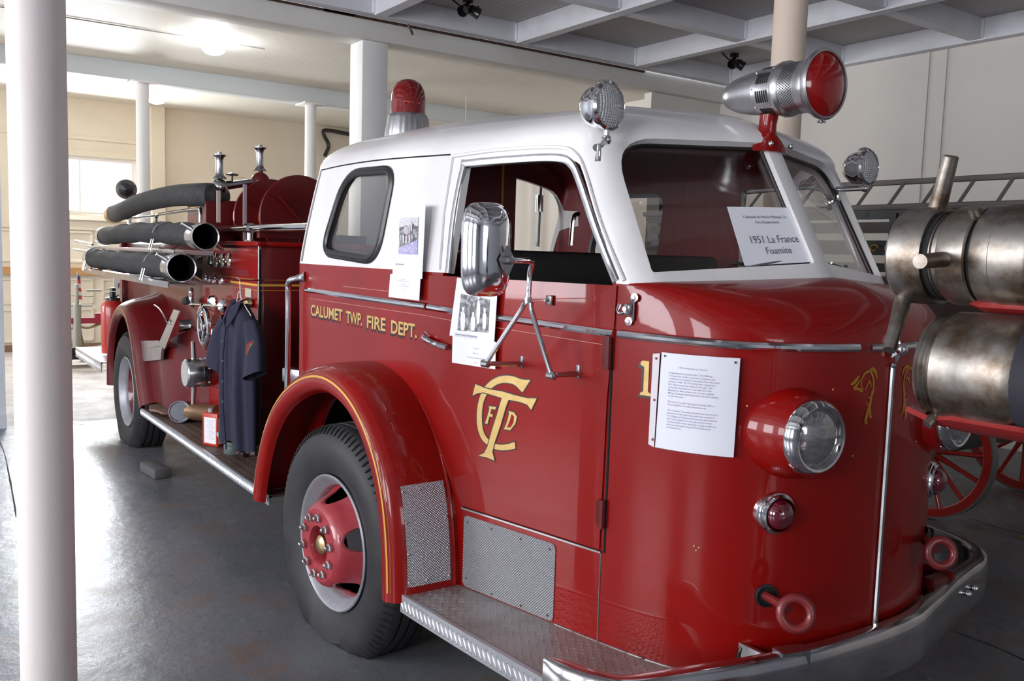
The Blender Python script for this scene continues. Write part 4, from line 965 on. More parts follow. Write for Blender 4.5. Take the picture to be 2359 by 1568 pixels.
g.tube(ap,.0095,12); g.lathe([(.013,0),(.013,.02)],J+Vector((0,0,-.012)),(0,0,1),12)
f1=Vector((-2.548,1.834,1.266)); f2=Vector((-2.291,1.883,1.262)); k1=Vector((-2.548,1.675,1.275)); k2=Vector((-2.291,1.765,1.262))
g.tube(cr([J+Vector((-.008,-.006,-.01)),J+(k1-J)*.2+Vector((0,0,0)),J+(k1-J)*.85,k1],5),.0088,10); g.tube(cr([J+Vector((.01,.004,-.01)),J+(k2-J)*.2,J+(k2-J)*.85,k2],5),.0088,10)
under(g.build('mirror_arm',CHROME),e)
for k,f in ((k1,f1),(k2,f2)):
    g=G(); g.lathe([(.014,-.014),(.014,.014),(.006,.018)],k,(1,.2,0),10); g.tube([k,f],[.008,.0105],10); g.box(f+Vector((0,-.006,.008)),(.02,.010,.045),rotz(-.2),bev=.003); under(g.build('mirror_foot',CHROMED),e)
g=G(); l3=surf(2.073,1.500,.01); g.box(l3,(.035,.012,.034),rotz(-.2),bev=.003); g.lathe([(.006,0),(.006,.02)],l3,(0,-1,0),8); g.tube([J,l3+Vector((0,-.012,.004))],.0015,5)
under(g.build('mirror_stay',CHROMED),e)
# grab rail behind the cab door
g=G(); a0=Vector((-4.475,1.70,1.49)); g.tube(cr([a0+Vector((.10,.05,.015)),a0+Vector((.05,.0,.0)),a0+Vector((.015,-.005,-.02)),a0+Vector((0,0,-.07)),a0+Vector((0,0,-.3)),a0+Vector((-.01,0,-.62))],5),.016,12); g.lathe([(.030,0),(.022,.02),(.017,.05)],a0+Vector((.105,.055,.016)),Vector((-1,-.8,-.2)),16)
g.build('grab_rail',CHROME,TRUCK)
# wipers
for mir in (0,1):
    p0=ws(.37,1.578,.012,0); P=lambda h,z,o=.02: ws(h,z,o,mir)
    e=sub_empty('wiper',P(.41,1.575))
    g=G(); g.lathe([(.016,0),(.014,.016),(.009,.022)],P(.41,1.578,-.004),Vector(wn if not mir else (wn[0],-wn[1],wn[2])),14); g.tube([P(.41,1.580,.02),P(.36,1.600,.024),P(.22,1.632,.024),P(.13,1.648,.018)],[.008,.006,.004,.004],8); under(g.build('wiper_arm',CHROMED),e)
    g=G(); g.box((0,0,0),(.001,.001,.001)); g=G(); g.tube([P(.31,1.640,.010),P(.20,1.634,.012),P(.02,1.652,.010)],[.005,.007,.004],6); under(g.build('wiper_blade',BLACKR),e)
# ---- cab interior ----------------------------------------------------------
def ipart(name,m,fn,**k): g=G(); fn(g); return g.build(name,m,TRUCK,**k)
ipart('cab_floor',UNDER,lambda g:(g.box((-3.3,2.6,.86),(2.3,1.30,.03)),))
ipart('seat_back',LEATH,lambda g:(g.box((-3.02,2.6,1.44),(.12,1.36,.46),bev=.04),))
ipart('seat_cushion',LEATH,lambda g:(g.box((-2.80,2.6,1.20),(.46,1.30,.14),bev=.04),))
ipart('interior_bulkhead',REDI,lambda g:(g.box((-3.32,2.10,1.50),(.03,.42,1.2)),))
ipart('bulkhead_stripe',GOLDP,lambda g:(g.box((-3.303,2.235,1.55),(.003,.012,1.05)),g.box((-3.303,2.06,1.72),(.003,.36,.010)),g.box((-3.303,2.06,1.66),(.003,.36,.010))))
ipart('dashboard',BLACKG,lambda g:(g.box((-2.22,2.6,1.47),(.22,.98,.10),bev=.03),))
ipart('engine_cover',REDI,lambda g:(g.box((-2.60,2.6,1.05),(.60,.50,.5),bev=.04),))
g=G(); sc=Vector((-2.50,2.96,1.50)); sa=Vector((-.55,0,.83)).normalized(); su=sa.cross(Vector((0,1,0))).normalized()
g.tube([sc+su*.21*math.cos(2*PI*i/32)+Vector((0,1,0))*.21*math.sin(2*PI*i/32) for i in range(32)],.011,8,closed=True); g.tube([sc+Vector((0,-.2,0)),sc,sc+Vector((0,.2,0))],.008,6); g.tube([sc,sc-sa*.35],.016,8); g.build('steering_wheel',BLACKG,TRUCK)
g=G(); gx=-3.75; y_=lambda px:gx*-1*.0+abs(gx)*(.0)
P1=Vector(at('x',-4.40,1247,376)); P2=Vector(at('x',-4.40,1238,568)); g.tube([P1,P2],.012,8); g.build('rear_grab_pole',BLACKG,TRUCK)
g=G(); PM=P1+(P2-P1)*.48; g.lathe([(.024,-.05),(.024,.05)],PM,(0,0,1),14); g.build('pole_bracket',CHROME,TRUCK)
g=G(); q=[Vector(at('x',-3.0,1333,492)),Vector(at('x',-3.0,1322,500)),Vector(at('x',-3.0,1317,540)),Vector(at('x',-3.0,1315,565))]; g.tube(cr(q,4),.010,8); g.build('inside_handle',CHROME,TRUCK)
# ---- rear body, pump panel, reels, hose racks -------------------------------
XR0,XP,YP=-9.15,-5.35,1.85
def tp(name,m,fn,parent=TRUCK,**k): g=G(); fn(g); o=g.build(name,m,parent,**k); return o
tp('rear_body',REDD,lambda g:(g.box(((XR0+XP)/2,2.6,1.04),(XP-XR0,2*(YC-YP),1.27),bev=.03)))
tp('body_top_ledge',RED,lambda g:(g.box((-6.0,YP-.005,1.672),(1.38,.05,.028),bev=.006),g.box((-5.345,2.6,1.672),(.05,1.5,.028),bev=.006)))
tp('pump_panel',RED,lambda g:(g.box((-5.94,YP-.006,1.06),(1.17,.012,1.16)),))
tp('panel_edge',CHROMED,lambda g:(g.tube([(XP+.002,YP-.008,.50),(XP+.002,YP-.008,1.66)],.006,6),))
tp('gold_stripe',GOLDP,lambda g:(g.box((-5.62,YP-.0135,1.420),(.54,.002,.014)),g.box((XP+.0015,2.3,1.420),(.002,.9,.014))))
tp('pinstripe',MAT['scroll_gold'],lambda g:(g.box((-5.7,YP-.0135,1.452),(.70,.002,.004)),g.box((-5.7,YP-.0135,1.388),(.70,.002,.004)),g.box((XP+.0015,2.3,1.452),(.002,.9,.004)),g.box((XP+.0015,2.3,1.388),(.002,.9,.004))))
tp('rear_pillar',REDD,lambda g:(g.box((-9.12,1.83,1.05),(.10,.06,1.25),bev=.01),))
for px in (488,502,516.5,531):
    p=Vector(at('y',YP-.012,px,597.5+ (px-488)*.06)); e=sub_empty('pressure_gauge',p)
    under(G().lathe([(.050,0),(.050,-.016),(.044,-.022),(.040,-.018)],p,(0,1,0),28,cap=False).build('bezel',CHROME),e); under(G().lathe([(.043,-.014),(0,-.015)],p,(0,1,0),28).build('dial',DIAL),e)
    under(tp('needle',BLACK,lambda g:(g.box(p+Vector((.004,-.017,.006)),(.006,.002,.036),Matrix.Rotation(.6,3,'Y')),),None),e)
for px,py in ((474,639),(483,642),(495,643.5),(511,646)):
    p=Vector(at('y',YP-.07,px,py)); tp('control_knob',CHROME,lambda g:(g.tube([p+Vector((0,.07,0)),p],.008,8),g.lathe([(.010,.012),(.028,.006),(.031,-.004),(.024,-.014),(.006,-.018)],p,(0,1,0),18)))
p=Vector(at('y',YP-.015,572,674)); tp('panel_tag',DIAL,lambda g:(g.box(p,(.115,.003,.055)),))
tp('panel_recess',REDI,lambda g:(g.box(at('y',YP-.013,555,628),(.30,.002,.040)),))
# crank and pipework above the big valve
def VP(px,py,y=1.78): return Vector(at('y',y,px,py))
tp('valve_pipe',CHROME,lambda g:(g.tube([VP(443,700),VP(470,702),VP(520,704)],.014,10),g.lathe([(.012,-.01),(.045,-.006),(.047,.0),(.03,.012),(.012,.02)],VP(518,704),(1,-.2,.05),18),g.lathe([(.012,-.01),(.035,-.006),(.036,.0),(.02,.012)],VP(490,692),(1,-.6,.05),14),g.tube([VP(470,703),VP(464,712),VP(462,722)],.022,10)))
tp('crank_handle',CHROME,lambda g:(g.tube(cr([VP(446,700),VP(441,690),VP(441,672),VP(440,664)],4),[.013]*4+[.018]*6+[.014]*3,10),g.ball(VP(443,701),.022,12)))
tp('handle_grip',BLACKR,lambda g:(g.tube([VP(427,693),VP(437,690)],.030,10),))
vc=VP(470,752,1.74)
def vw(g):
    R_=.125
    g.tube([vc+Vector((math.cos(2*PI*i/30)*R_*.9,0,math.sin(2*PI*i/30)*R_)) for i in range(30)],.015,8,closed=True)
    for k in range(3): a=k*2*PI/3+.3; g.tube([vc,vc+Vector((math.cos(a)*R_*.88,0,math.sin(a)*R_))],.012,8)
    g.lathe([(.03,-.02),(.034,.0),(.026,.10)],vc,(0,1,0),16)
tp('valve_wheel',CHROME,vw)
tp('valve_body',CHROMED,lambda g:(g.ball(VP(487,762,1.80),.07,18,(1.1,.8,1)),g.tube([VP(487,742,1.80),VP(497,733,1.80)],.03,10),g.tube([VP(474,780),VP(472,805)],[.024,.014],8),g.tube([VP(474,768,1.80),VP(487,762,1.80)],.02,8)))
tp('small_outlet',CHROMED,lambda g:(g.lathe([(.05,0),(.04,.05),(.05,.08)],VP(440,750,1.78),(-.3,-1,0),16),g.tube([VP(440,752),VP(462,766)],.010,6)))
tp('valve_plate',DIAL,lambda g:(g.prism([VP(470,722,1.83),VP(482,722,1.83),VP(488,740,1.83),VP(489,785,1.83),VP(480,800,1.83),VP(470,798,1.83)],(0,.01,0)),))
# suction inlet and its red housing
tp('suction_housing',REDD,lambda g:(g.box((-5.80,1.83,.86),(.75,.14,.32),bev=.02),))
ic=Vector((-5.72,1.50,.848)); e=sub_empty('suction_cap',ic)
under(G().lathe([(0,0),(.082,0),(.088,.006),(.090,.012),(.090,.085),(.086,.088),(.086,.094),(.092,.097),(.092,.17),(.085,.18),(.07,.30)],ic,(0,1,0),44).build('cap_body',CHROMED),e)
under(G().lathe([(0,-.003),(.081,-.003),(.081,0)],ic,(0,1,0),36,cap=False).build('cap_face',mat('cap_grey_face',(.42,.40,.38),.5,.2)),e)
for sg in (1,-1): under(tp('cap_lug',CHROMED,lambda g:(g.tube([ic+Vector((.0,.055,sg*.085)),ic+Vector((0,.050,sg*.20))],[.016,.013],10),),None),e)
under(tp('cap_bolts',CHROME,lambda g:[g.ball(ic+Vector((.093*math.cos(a),.13,.093*math.sin(a))),.009,6) for a in (.4,1.6,-.6)] and None,None),e)
# rear fenders
RSEC=[(1.590,-.025),(1.562,-.012),(1.549,.004),(1.548,.02),(1.553,.04),(1.568,.06),(1.60,.082),(1.645,.10),(1.70,.115),(1.76,.13),(1.82,.15),(1.86,.17)]
RPATH=[(-8.42,.40),(-8.40,.62),(-8.30,.86),(-8.12,1.02),(-7.92,1.075),(-7.72,1.06),(-7.58,.98),(-7.46,.84),(-7.36,.66),(-7.25,.48),(-7.19,.385)]
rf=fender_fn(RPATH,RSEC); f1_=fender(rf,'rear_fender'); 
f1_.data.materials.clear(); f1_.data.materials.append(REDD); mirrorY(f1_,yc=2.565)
patch(rf,.30,.335,.3,.985,.0095,'fender_edge_stripe',mat('tan_stripe',(.35,.16,.06),.5))
g=G(); g.grid(lambda u,v: Vector((-7.19+.0+.93*u, 1.90-.30*(1-u)*(1-v*.0) if False else 1.575+.285*u**.6, .385+ (1.115-.385)*v*(1-.0*u) )),10,8)
def shoulder(u,v):  # filler between fender mouth and body above the running board
    a=rf(.62,.78+.205*(1-v)); b=Vector((-6.35,1.86,.44+.68*v)); q=u**.8
    return a.lerp(b,q)+Vector((0,-.10*math.sin(PI*u),0))
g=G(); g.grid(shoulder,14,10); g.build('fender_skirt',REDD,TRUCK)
# folding step and its loose cover
def S(px,py,y=1.60): return Vector(at('y',y,px,py))
tp('folding_step',ALU,lambda g:(g.prism([S(316,785),S(365,784),S(374,796),S(326,803)],(0,.02,.0)),g.prism([S(326,803),S(374,797),S(371,812),S(322,818)],(0,.02,0)),g.prism([S(322,818),S(371,812),S(370,828),S(322,833)],(0,.02,0))))
tp('step_plate',CHROMED,lambda g:(g.prism([S(365,792,1.58),S(400,712,1.66),S(414,716,1.66),S(379,804,1.58)],(0,.012,.004)),))
tp('fender_strap',CHROMED,lambda g:(g.tube(cr([S(355,702,1.7),S(368,712,1.66),S(382,735,1.62),S(386,745,1.62)],4),.006,6),))
# rear step
rb=board('rear_step',[(-9.75,1.50),(-8.45,1.50)],[(-9.75,3.5),(-8.45,3.5)],.60,.09,m=TREADE,px=.08,py=.08)
# top: rail, posts, reels, pipes
tp('side_rail',CHROME,lambda g:(g.tube([(-6.30,1.86,1.768),(-5.62,1.86,1.768),(-4.60,1.86,1.768)],.024,12),g.lathe([(.034,-.03),(.034,.03)],(-5.57,1.86,1.768),(1,0,0),14),g.tube([(-5.57,1.86,1.768),(-5.57,1.86,1.68)],.020,12),g.lathe([(.035,0),(.030,.012)],(-5.57,1.86,1.684),(0,0,1),14)))
def up(a,b,px,py): return Vector(at(a,b,px,py))
def reel(g):
    pass
rc1=Vector((-5.52,2.17,1.85)); rc2=Vector((-6.02,2.165,1.85))
e=sub_empty('hose_reel',rc1)
for c_ in (rc1,rc2):
    o=G().lathe([(.05,-.006),(.262,-.006),(.268,0),(.262,.008),(.05,.006)],c_,(1,0,0),64).build('reel_disc',REDD)
    under(o,e); g=G()
    for k in range(3): a=k*2*PI/3+.5; g.tube([c_+Vector((.008,math.cos(a)*.08,math.sin(a)*.08)),c_+Vector((.008,math.cos(a)*.25,math.sin(a)*.25))],.006,6)
    o=g.build('disc_rib',REDD); o.parent=e.children[-1] if False else e; o.matrix_parent_inverse=Matrix.Translation(-e.location)
under(G().lathe([(.10,0),(.10,.5)],rc2,(1,0,0),32).build('reel_drum',mat('drum_orange',(.30,.035,.010),.5)),e)
tp('reel_bracket',REDD,lambda g:(g.box((-5.50,2.14,1.735),(.05,.5,.05)),g.tube([(-5.48,2.30,1.85),(-5.48,2.42,1.70)],.012,6),g.tube([(-5.48,2.02,1.97),(-5.48,2.24,1.75)],.008,6)))
tp('rack_post',mat('post_tan',(.45,.36,.32),.5),lambda g:(g.box((-5.75,1.72,1.90),(.012,.022,.20)),))
tp('rack_post',mat('post_mauve',(.34,.26,.28),.5),lambda g:(g.box((-5.74,1.885,1.87),(.012,.022,.36)),))
tp('hose_bed',REDD,lambda g:(g.box((-6.6,2.25,1.82),(.9,.75,.28)),g.box((-6.16,1.93,1.80),(.03,.35,.30)),g.box((-8.0,2.6,1.72),(2.2,1.4,.10))))
b1=Vector((-6.2,1.862,2.052)); b2=Vector((-6.2,2.142,2.112))
tp('deck_pipe',CHROMED,lambda g:(g.ball(b1,.056,20),g.tube([b1,b2],.026,14),g.lathe([(.03,-.05),(.03,-.11),(.02,-.20)],b1,(0,0,1),12)))
tp('pipe_coupling',REDD,lambda g:(g.lathe([(.035,-.03),(.060,-.025),(.060,.03),(.045,.035)],b2,(1,-.15,0),24),g.tube([b2+Vector((.02,0,.0)),b2+Vector((.02,0,.10))],.015,8)))
for b_,h0 in ((b1,.055),(b2,.070)):
    tp('nozzle_stub',CHROMED,lambda g:(g.lathe([(.048,h0),(.046,h0+.006),(.030,h0+.022),(.025,h0+.04),(.024,h0+.125),(.030,h0+.145),(.046,h0+.158),(.046,h0+.163),(.016,h0+.166),(.015,h0+.180),(0,h0+.182)],b_,(0,0,1),20),))
tp('tee_handle',BLACKG,lambda g:(g.lathe([(.008,0),(.008,.05),(.042,.055),(.045,.062),(.02,.072),(0,.075)],b1+Vector((.0,.085,.03)),(0,0,1),16),g.tube([b1+Vector((0,.03,.03)),b1+Vector((0,.085,.04))],.010,6)))
tp('cab_rail',CHROMED,lambda g:(g.tube(cr([up('y',1.80,361,521),up('y',1.80,361,497),up('y',1.80,385,491),up('y',1.80,452,481),up('y',1.80,461,486),up('y',1.80,462,512)],4),.013,10),g.tube([up('y',1.8,361,497),up('y',1.8,300,503)],.010,8),g.tube([up('y',1.8,296,515),up('y',1.8,296,500)],.012,8)))
# rear flood lamp
fl=up('y',2.10,291,436); e=sub_empty('rear_flood_lamp',fl)
under(G().lathe([(0,-.10),(.07,-.085),(.10,-.04),(.108,0),(.10,.01)],fl,(-.8,.2,.1),28).build('lamp_shell',BLACKG),e)
under(tp('lamp_stem',CHROMED,lambda g:(g.tube([fl+Vector((0,0,-.09)),fl+Vector((.05,.02,-.30)),fl+Vector((.05,.02,-.62))],.018,8),),None),e)
# trays of the two lower suction hoses
tp('hose_tray',mat('tray_light',(.55,.48,.47),.3,.6),lambda g:(g.box((-7.6,1.60,1.600),(3.1,.16,.010)),g.box((-7.6,1.524,1.607),(3.1,.008,.022)),g.box((-7.3,1.72,1.60),(2.2,.20,.03))))
tp('hose_tray',CHROMED,lambda g:(g.box((-7.25,1.49,1.402),(3.0,.16,.010)),g.box((-7.25,1.412,1.402),(3.0,.008,.040)),g.box((-7.0,1.70,1.395),(1.4,.32,.03)),g.tube([(-8.9,1.52,1.63),(-9.8,1.52,1.66)],.012,6),g.tube([(-8.5,1.5,1.56),(-9.9,1.52,1.575)],.010,6)))
g=G(); g.grid(lambda u,v:Vector((-7.4+1.35*u,1.70-.10*math.sin(v*PI/2)*1.0,1.60-.09*v-.02*u)),10,6); g.build('rack_cover',ALU,TRUCK)
for xx,yy,zz in ((-6.62,1.62,1.707),(-6.35,1.50,1.507),(-8.55,1.50,1.507)):
    tp('hose_clamp',CHROMED,lambda g:(g.tube([(xx,yy+.10*math.cos(a),zz+.10*math.sin(a)) for a in np.linspace(-2.2,2.9,18)],.007,6),g.tube([(xx+.03,yy-.10,zz-.02),(xx+.03,yy-.12,zz-.10),(xx-.03,yy-.12,zz-.10),(xx-.03,yy-.10,zz-.02)],.006,6)))
# ---- things carried on the truck (each lies, stands or hangs on it) ----------
def suction_hose(p0,p1,r,label,bend=0,ends=True):
    p0=Vector(p0);p1=Vector(p1); t=thing('suction_hose',label,'hose',tuple((p0+p1)/2-Vector((0,0,r))),'black suction hoses racked on the side of the truck' if False else None)
    a=(p1-p0).normalized(); L=(p1-p0).length
    P=[p0.lerp(p1,i/24)+Vector((0,0,.006*math.sin(i*1.3)+bend*4*(i/24)*(1-i/24))) for i in range(25)]
    G().tube(P[1:-1],r*.97,28).build('hose_body',HOSE,t)
    if ends:
        f=p1; g=G(); g.lathe([(r*.98,-.20),(r*1.0,-.12),(r*1.04,-.10),(r*1.10,-.03),(r*1.12,0),(r*1.08,.006),(r*1.0,.0),(r*.86,-.06),(r*.84,-.16)],f,a,44,cap=False)
        u=Vector((0,0,1)); v=a.cross(u)
        c_=g.build('coupling',CHROMED,t)
        o=G().lathe([(r*.85,-.10),(0,-.10)],f,a,30).build('coupling_bore',BLACK,c_)
        for k in range(2):
            an=.55+k*PI; d=(v*math.cos(an)+u*math.sin(an)); g=G(); g.tube([f+a*-.05+d*r*1.05,f+a*-.06+d*r*1.9],[.016,.011],10); g.build('coupling_lug',CHROMED,c_)
    g=G(); g.lathe([(r*1.0,-.10),(r*1.05,-.08),(r*1.08,0),(r*1.02,.004),(0,.004)],p0,-a if True else a,36); g.build('end_cap',CHROMED,t)
    return t
suction_hose((-8.90,1.62,1.707),(-5.69,1.62,1.707),.079,'ribbed black suction hose, open end, middle of the three on the truck side',.03)
suction_hose((-8.75,1.50,1.507),(-5.79,1.50,1.507),.084,'ribbed black suction hose with open chrome end, lowest of the three on the truck side')
t=thing('suction_hose','curved black suction hose bowed over the other two, brass ring at its rear end','hose',(-7.9,1.78,1.9))
TP=cr([up('y',1.75,262,494),up('y',1.75,285,485),up('y',1.75,330,466),up('y',1.76,400,451),up('y',1.78,475,448),up('y',1.9,505,452)],6)
G().tube(TP,.079,24).build('hose_body',HOSE,t)
G().lathe([(.083,.0),(.083,.10),(.080,.11)],Vector(TP[0])-(Vector(TP[1])-Vector(TP[0])).normalized()*.03,Vector(TP[1])-Vector(TP[0]),28).build('brass_ring',BRASS,t)
# extinguisher
exx=Vector((-8.98,1.70,.62)); t=thing('fire_extinguisher','red fire extinguisher with black head standing on the rear step','extinguisher',exx)
G().lathe([(.098,0),(.102,.01),(.102,.42),(.095,.46),(.06,.50),(.045,.505)],exx,(0,0,1),30).build('cylinder',mat('ext_red',(.38,.02,.015),.35,coat=.4),t)
tp('valve_head',BLACKG,lambda g:(g.lathe([(.065,.495),(.065,.52),(.028,.53),(.028,.58)],exx,(0,0,1),14),g.box(exx+Vector((.02,0,.60)),(.10,.03,.03)),g.tube([exx+Vector((0,.03,.53)),exx+Vector((.12,.03,.55))],.006,6)),t)
tp('pin_ring',CHROMED,lambda g:(g.tube([exx+Vector((-.03,-.03+.022*math.cos(a),.575+.022*math.sin(a))) for a in np.linspace(0,2*PI,14)[:-1]],.003,5,closed=True),),t)
# nozzle lamp, wood, cloth, can, jar on the running board
nb=Vector((-6.47,1.66,.385+.085)); t=thing('brass_nozzle','brass nozzle lying on the running board with its chrome cup facing out','nozzle',(-6.5,1.72,.385))
na=Vector((.88,-.42,.12)).normalized()
G().lathe([(.07,-.16),(.074,-.06),(.078,0),(.078,.008),(.070,.008),(.064,-.004)],nb,na,36,cap=False).build('nozzle_cup',CHROME,t)
G().lathe([(.066,-.002),(.05,-.022),(.02,-.03),(0,-.03)],nb,na,30).build('cup_glass',CHROME,t)
tp('nozzle_body',BRASS,lambda g:(g.lathe([(.07,-.16),(.045,-.17),(.045,-.20)],nb,na,24),),t)
e2=Vector((-6.22,1.82,.385+.10)); tp('side_outlet',mat('rusty_brass',(.22,.12,.06),.5,.8),lambda g:(g.tube([nb+na*-.12,e2],[.06,.062],18),g.lathe([(.064,0),(.07,.02),(.07,.06),(.05,.07)],e2,(1,.35,0),20)),t)
g=G(); g.prism([Vector(at('y',1.82,432,878)),Vector(at('y',1.82,457,878)),Vector(at('y',1.74,432,945)),Vector(at('y',1.74,408,938))],(.0,.05,0)); 
tag(g.build('wood_block',RAWW),'weathered wooden block leaning behind the brass nozzle','wood block')
g=G(); c=Vector((-7.05,1.72,.392)); V=[]
g.grid(lambda u,v:c+Vector(((u-.5)*.62+ .03*math.sin(v*5),(v-.5)*.26+.02*math.sin(u*7),.012+.010*math.sin(u*9)+.012*v)),16,8); o=g.build('folded_cloth',CANV); solid(o,.018,1); apply_mods(o); tag(o,'folded brown canvas lying on the running board against the rear fender','cloth')
kc=Vector((-5.66,1.665,.386)); t=thing('oil_can','small red metal can with a white label on the running board','can',kc)
RK=rotz(.45)
tp('can_body',CANRED,lambda g:(g.box(kc+Vector((0,0,.105)),(.135,.075,.21),RK,bev=.006),),t); tp('can_label',LABELP,lambda g:(g.box(kc+RK@Vector((.004,-.0385,.10)),(.105,.0015,.165),RK),g.box(kc+RK@Vector((.0685,0,.10)),(.0015,.055,.165),RK)),t)
tp('can_cap',mat('cap_grey',(.3,.28,.3),.5),lambda g:(g.lathe([(.018,.21),(.018,.235)],kc+RK@Vector((-.03,0,0)),(0,0,1),14),),t); 
tp('label_lines',INKL,lambda g:[g.box(kc+RK@Vector((.004,-.0398,.165-.012*k)),(.085-.02*(k%3),.0006,.0022),RK) for k in range(11)] and None,t)
for (x0,y0,z0,rr_,dx) in ((-5.86,1.80,.385,.03,.05),):
    pass
g=G(); a=Vector((-5.95,1.86,.40)); 
for k,(m_,dx) in enumerate(((mat('pale_staff',(.45,.42,.34),.6),0),(mat('orange_staff',(.42,.18,.08),.6),.10))):
    gg=G(); gg.prism([a+Vector((dx+.10,0,0)),a+Vector((dx+.155,0,0)),a+Vector((dx-.02,.0,.30)),a+Vector((dx-.085,.0,.30))],(0,.02,0)); tag(gg.build('painted_board',m_),['pale painted slat leaning beside the can behind the navy shirt','orange slat leaning beside the can behind the navy shirt'][k],'slat')
jc=Vector((-5.38,1.70,.386)); t=thing('glass_jar','squat greenish glass jar under the hem of the navy shirt','jar',jc)
G().lathe([(.055,0),(.060,.01),(.060,.05),(.050,.06),(.052,.075),(.046,.075),(.046,.055),(.05,.05)],jc,(0,0,1),28,cap=False).build('jar_body',GLASSJ,t); G().lathe([(.055,.0),(0,.004)],jc,(0,0,1),20).build('jar_base',GLASSJ,t)
g=G()
for k in range(26): g.box((-5.60+rng.rand()*.36,1.70+rng.rand()*.12,.392+rng.rand()*.012),(.03,.02,.012),Matrix.Rotation(rng.rand()*3,3,(1,.3,.6)))
tag(g.build('metal_scraps',mat('scrap_dark',(.05,.03,.035),.5,.6)),'small dark metal scraps lying under the navy shirt','scrap',kind='stuff')
o=G().box((-4.62,1.80,.96),(.16,.07,.08),rotz(.3),bev=.01).build('chrome_fitting',CHROMED,TRUCK)
# the navy shirt on its wire hanger
sc=Vector((-5.24,1.69,.90)); th=.10; U=Vector((math.cos(th),math.sin(th),0)); Wn=Vector((math.sin(th),-math.cos(th),0)) # U: across the chest, Wn: out of the chest
t=thing('navy_shirt','navy short-sleeved uniform shirt hanging on a white wire hanger from the pump panel','shirt',(sc.x,sc.y,.43))
rows=[(1.318,.05,.045),(1.290,.075,.055),(1.262,.130,.06),(1.225,.178,.065),(1.16,.195,.075),(1.05,.195,.082),(.90,.195,.085),(.76,.20,.082),(.64,.205,.078),(.54,.21,.072),(.475,.21,.068)]
n=56; V=[]
for j,(z,wd,dp) in enumerate(rows):
    for i in range(n):
        a=2*PI*i/n; f=.018*math.sin(a*7+z*1.5)*min(1,(1.3-z)*2.2)+.010*math.sin(a*13+2)*min(1,(1.3-z)*2)
        cx,cy=math.cos(a),math.sin(a); V.append(sc+U*(cx*(wd+f*.6))+Wn*(abs(cy)**.8*(1 if cy>0 else -1)*(dp+f))+Vector((0,0,z-sc.z-(.055*max(0,1-abs(cx)*1.6) if z>1.3 else 0)-(.02*math.sin(a*3) if z<.50 else 0))))
o=mk('shirt_body',V,[(j*n+i,j*n+(i+1)%n,(j+1)*n+(i+1)%n,(j+1)*n+i) for j in range(len(rows)-1) for i in range(n)],NAVY,t,ang=80); md=o.modifiers.new('s','SUBSURF'); md.levels=1; apply_mods(o,80)
for sg in (-1,1):
    g=G(); A=sc+U*sg*.155+Vector((0,0,.315)); B=sc+U*sg*.275+Vector((0,0,.02))+Wn*.03; V=[];n2=20
    for j in range(8):
        q=j/7; c_=A.lerp(B,q)+Vector((0,0,.03*math.sin(PI*q)))+U*sg*.03*math.sin(PI*q); ax=(B-A).normalized(); r1,r2=.055+.045*q,.045+.012*q; side_=ax.cross(Wn).normalized()
        for i in range(n2): a=2*PI*i/n2; V.append(c_+side_*math.cos(a)*(r1+.006*math.sin(5*a))+Wn*math.sin(a)*(r2+.004*math.sin(4*a+q*3)))
    g.add(V,[(j*n2+i,j*n2+(i+1)%n2,(j+1)*n2+(i+1)%n2,(j+1)*n2+i) for j in range(7) for i in range(n2)]); sl=g.build('sleeve',NAVY,t,ang=80)
    if sg>0:
        pc=A.lerp(B,.52)+U*.075+Wn*.03; pa=(U*.75+Wn*.66).normalized()
        up_=Vector((0,0,1)); sd=pa.cross(up_).normalized(); pts=[(0,.062),(.035,.05),(.045,.02),(.042,-.02),(.02,-.055),(0,-.066),(-.02,-.055),(-.042,-.02),(-.045,.02),(-.035,.05)]
        g=G(); g.prism([pc+sd*a_+up_*b_ for a_,b_ in pts],pa*.004); pch=g.build('sleeve_patch',mat('patch_red',(.20,.03,.02),.8),sl)
        g=G(); g.prism([pc+pa*.004+sd*a_*.8+up_*b_*.8 for a_,b_ in pts],pa*.002); g.build('patch_emblem',mat('patch_gold',(.22,.12,.05),.8,noise=(90,(.05,.03,.03),.45,.6)),sl)
def SP(u_,w_,z): return sc+U*u_+Wn*w_+Vector((0,0,z-sc.z))
g=G()
for sg in (-1,1):
    g.add([SP(sg*.012,.058,1.30),SP(sg*.075,.02,1.335),SP(sg*.085,.055,1.255),SP(sg*.055,.098,1.175),SP(sg*.016,.085,1.235),SP(sg*.06,-.03,1.345)],[(0,1,2,4),(4,2,3),(0,5,1)])
o=g.build('collar',NAVY,t,ang=80); solid(o,.006,1); apply_mods(o)
g=G(); g.tube([SP(.0,.062,1.27),SP(.002,.085,1.18),SP(.004,.105,1.0),SP(.006,.105,.7),SP(.008,.085,.45)],.005,6); g.build('button_placket',NAVY,t)
g=G()
for z in (1.10,.98,.86,.74): g.lathe([(.007,0),(.006,.003),(0,.003)],SP(.012,.108,z),Wn,10)
g.build('buttons',mat('button_dark',(.10,.10,.16),.3),t)
g=G(); g.box(SP(.0,.030,1.285),(.03,.006,.04),rotz(th)); g.build('neck_label',LABELP,t)
g=G(); g.lathe([(.016,0),(.016,.003),(.012,.003)],SP(-.20,.05,.50),Wn,16); g.build('hem_ring',mat('hem_blue',(.25,.38,.42),.4),t)
g=G(); hk=SP(0,0,1.455); g.tube(cr([SP(0,.02,1.470),SP(0,.0,1.455),SP(.01,0,1.40),SP(.03,0,1.34),SP(.16,0,1.255)],4),.003,6); g.tube(cr([SP(.012,0,1.39),SP(-.02,0,1.375),SP(-.04,0,1.33),SP(-.16,0,1.255)],4),.003,6)
g.build('wire_hanger',WIRE,t)
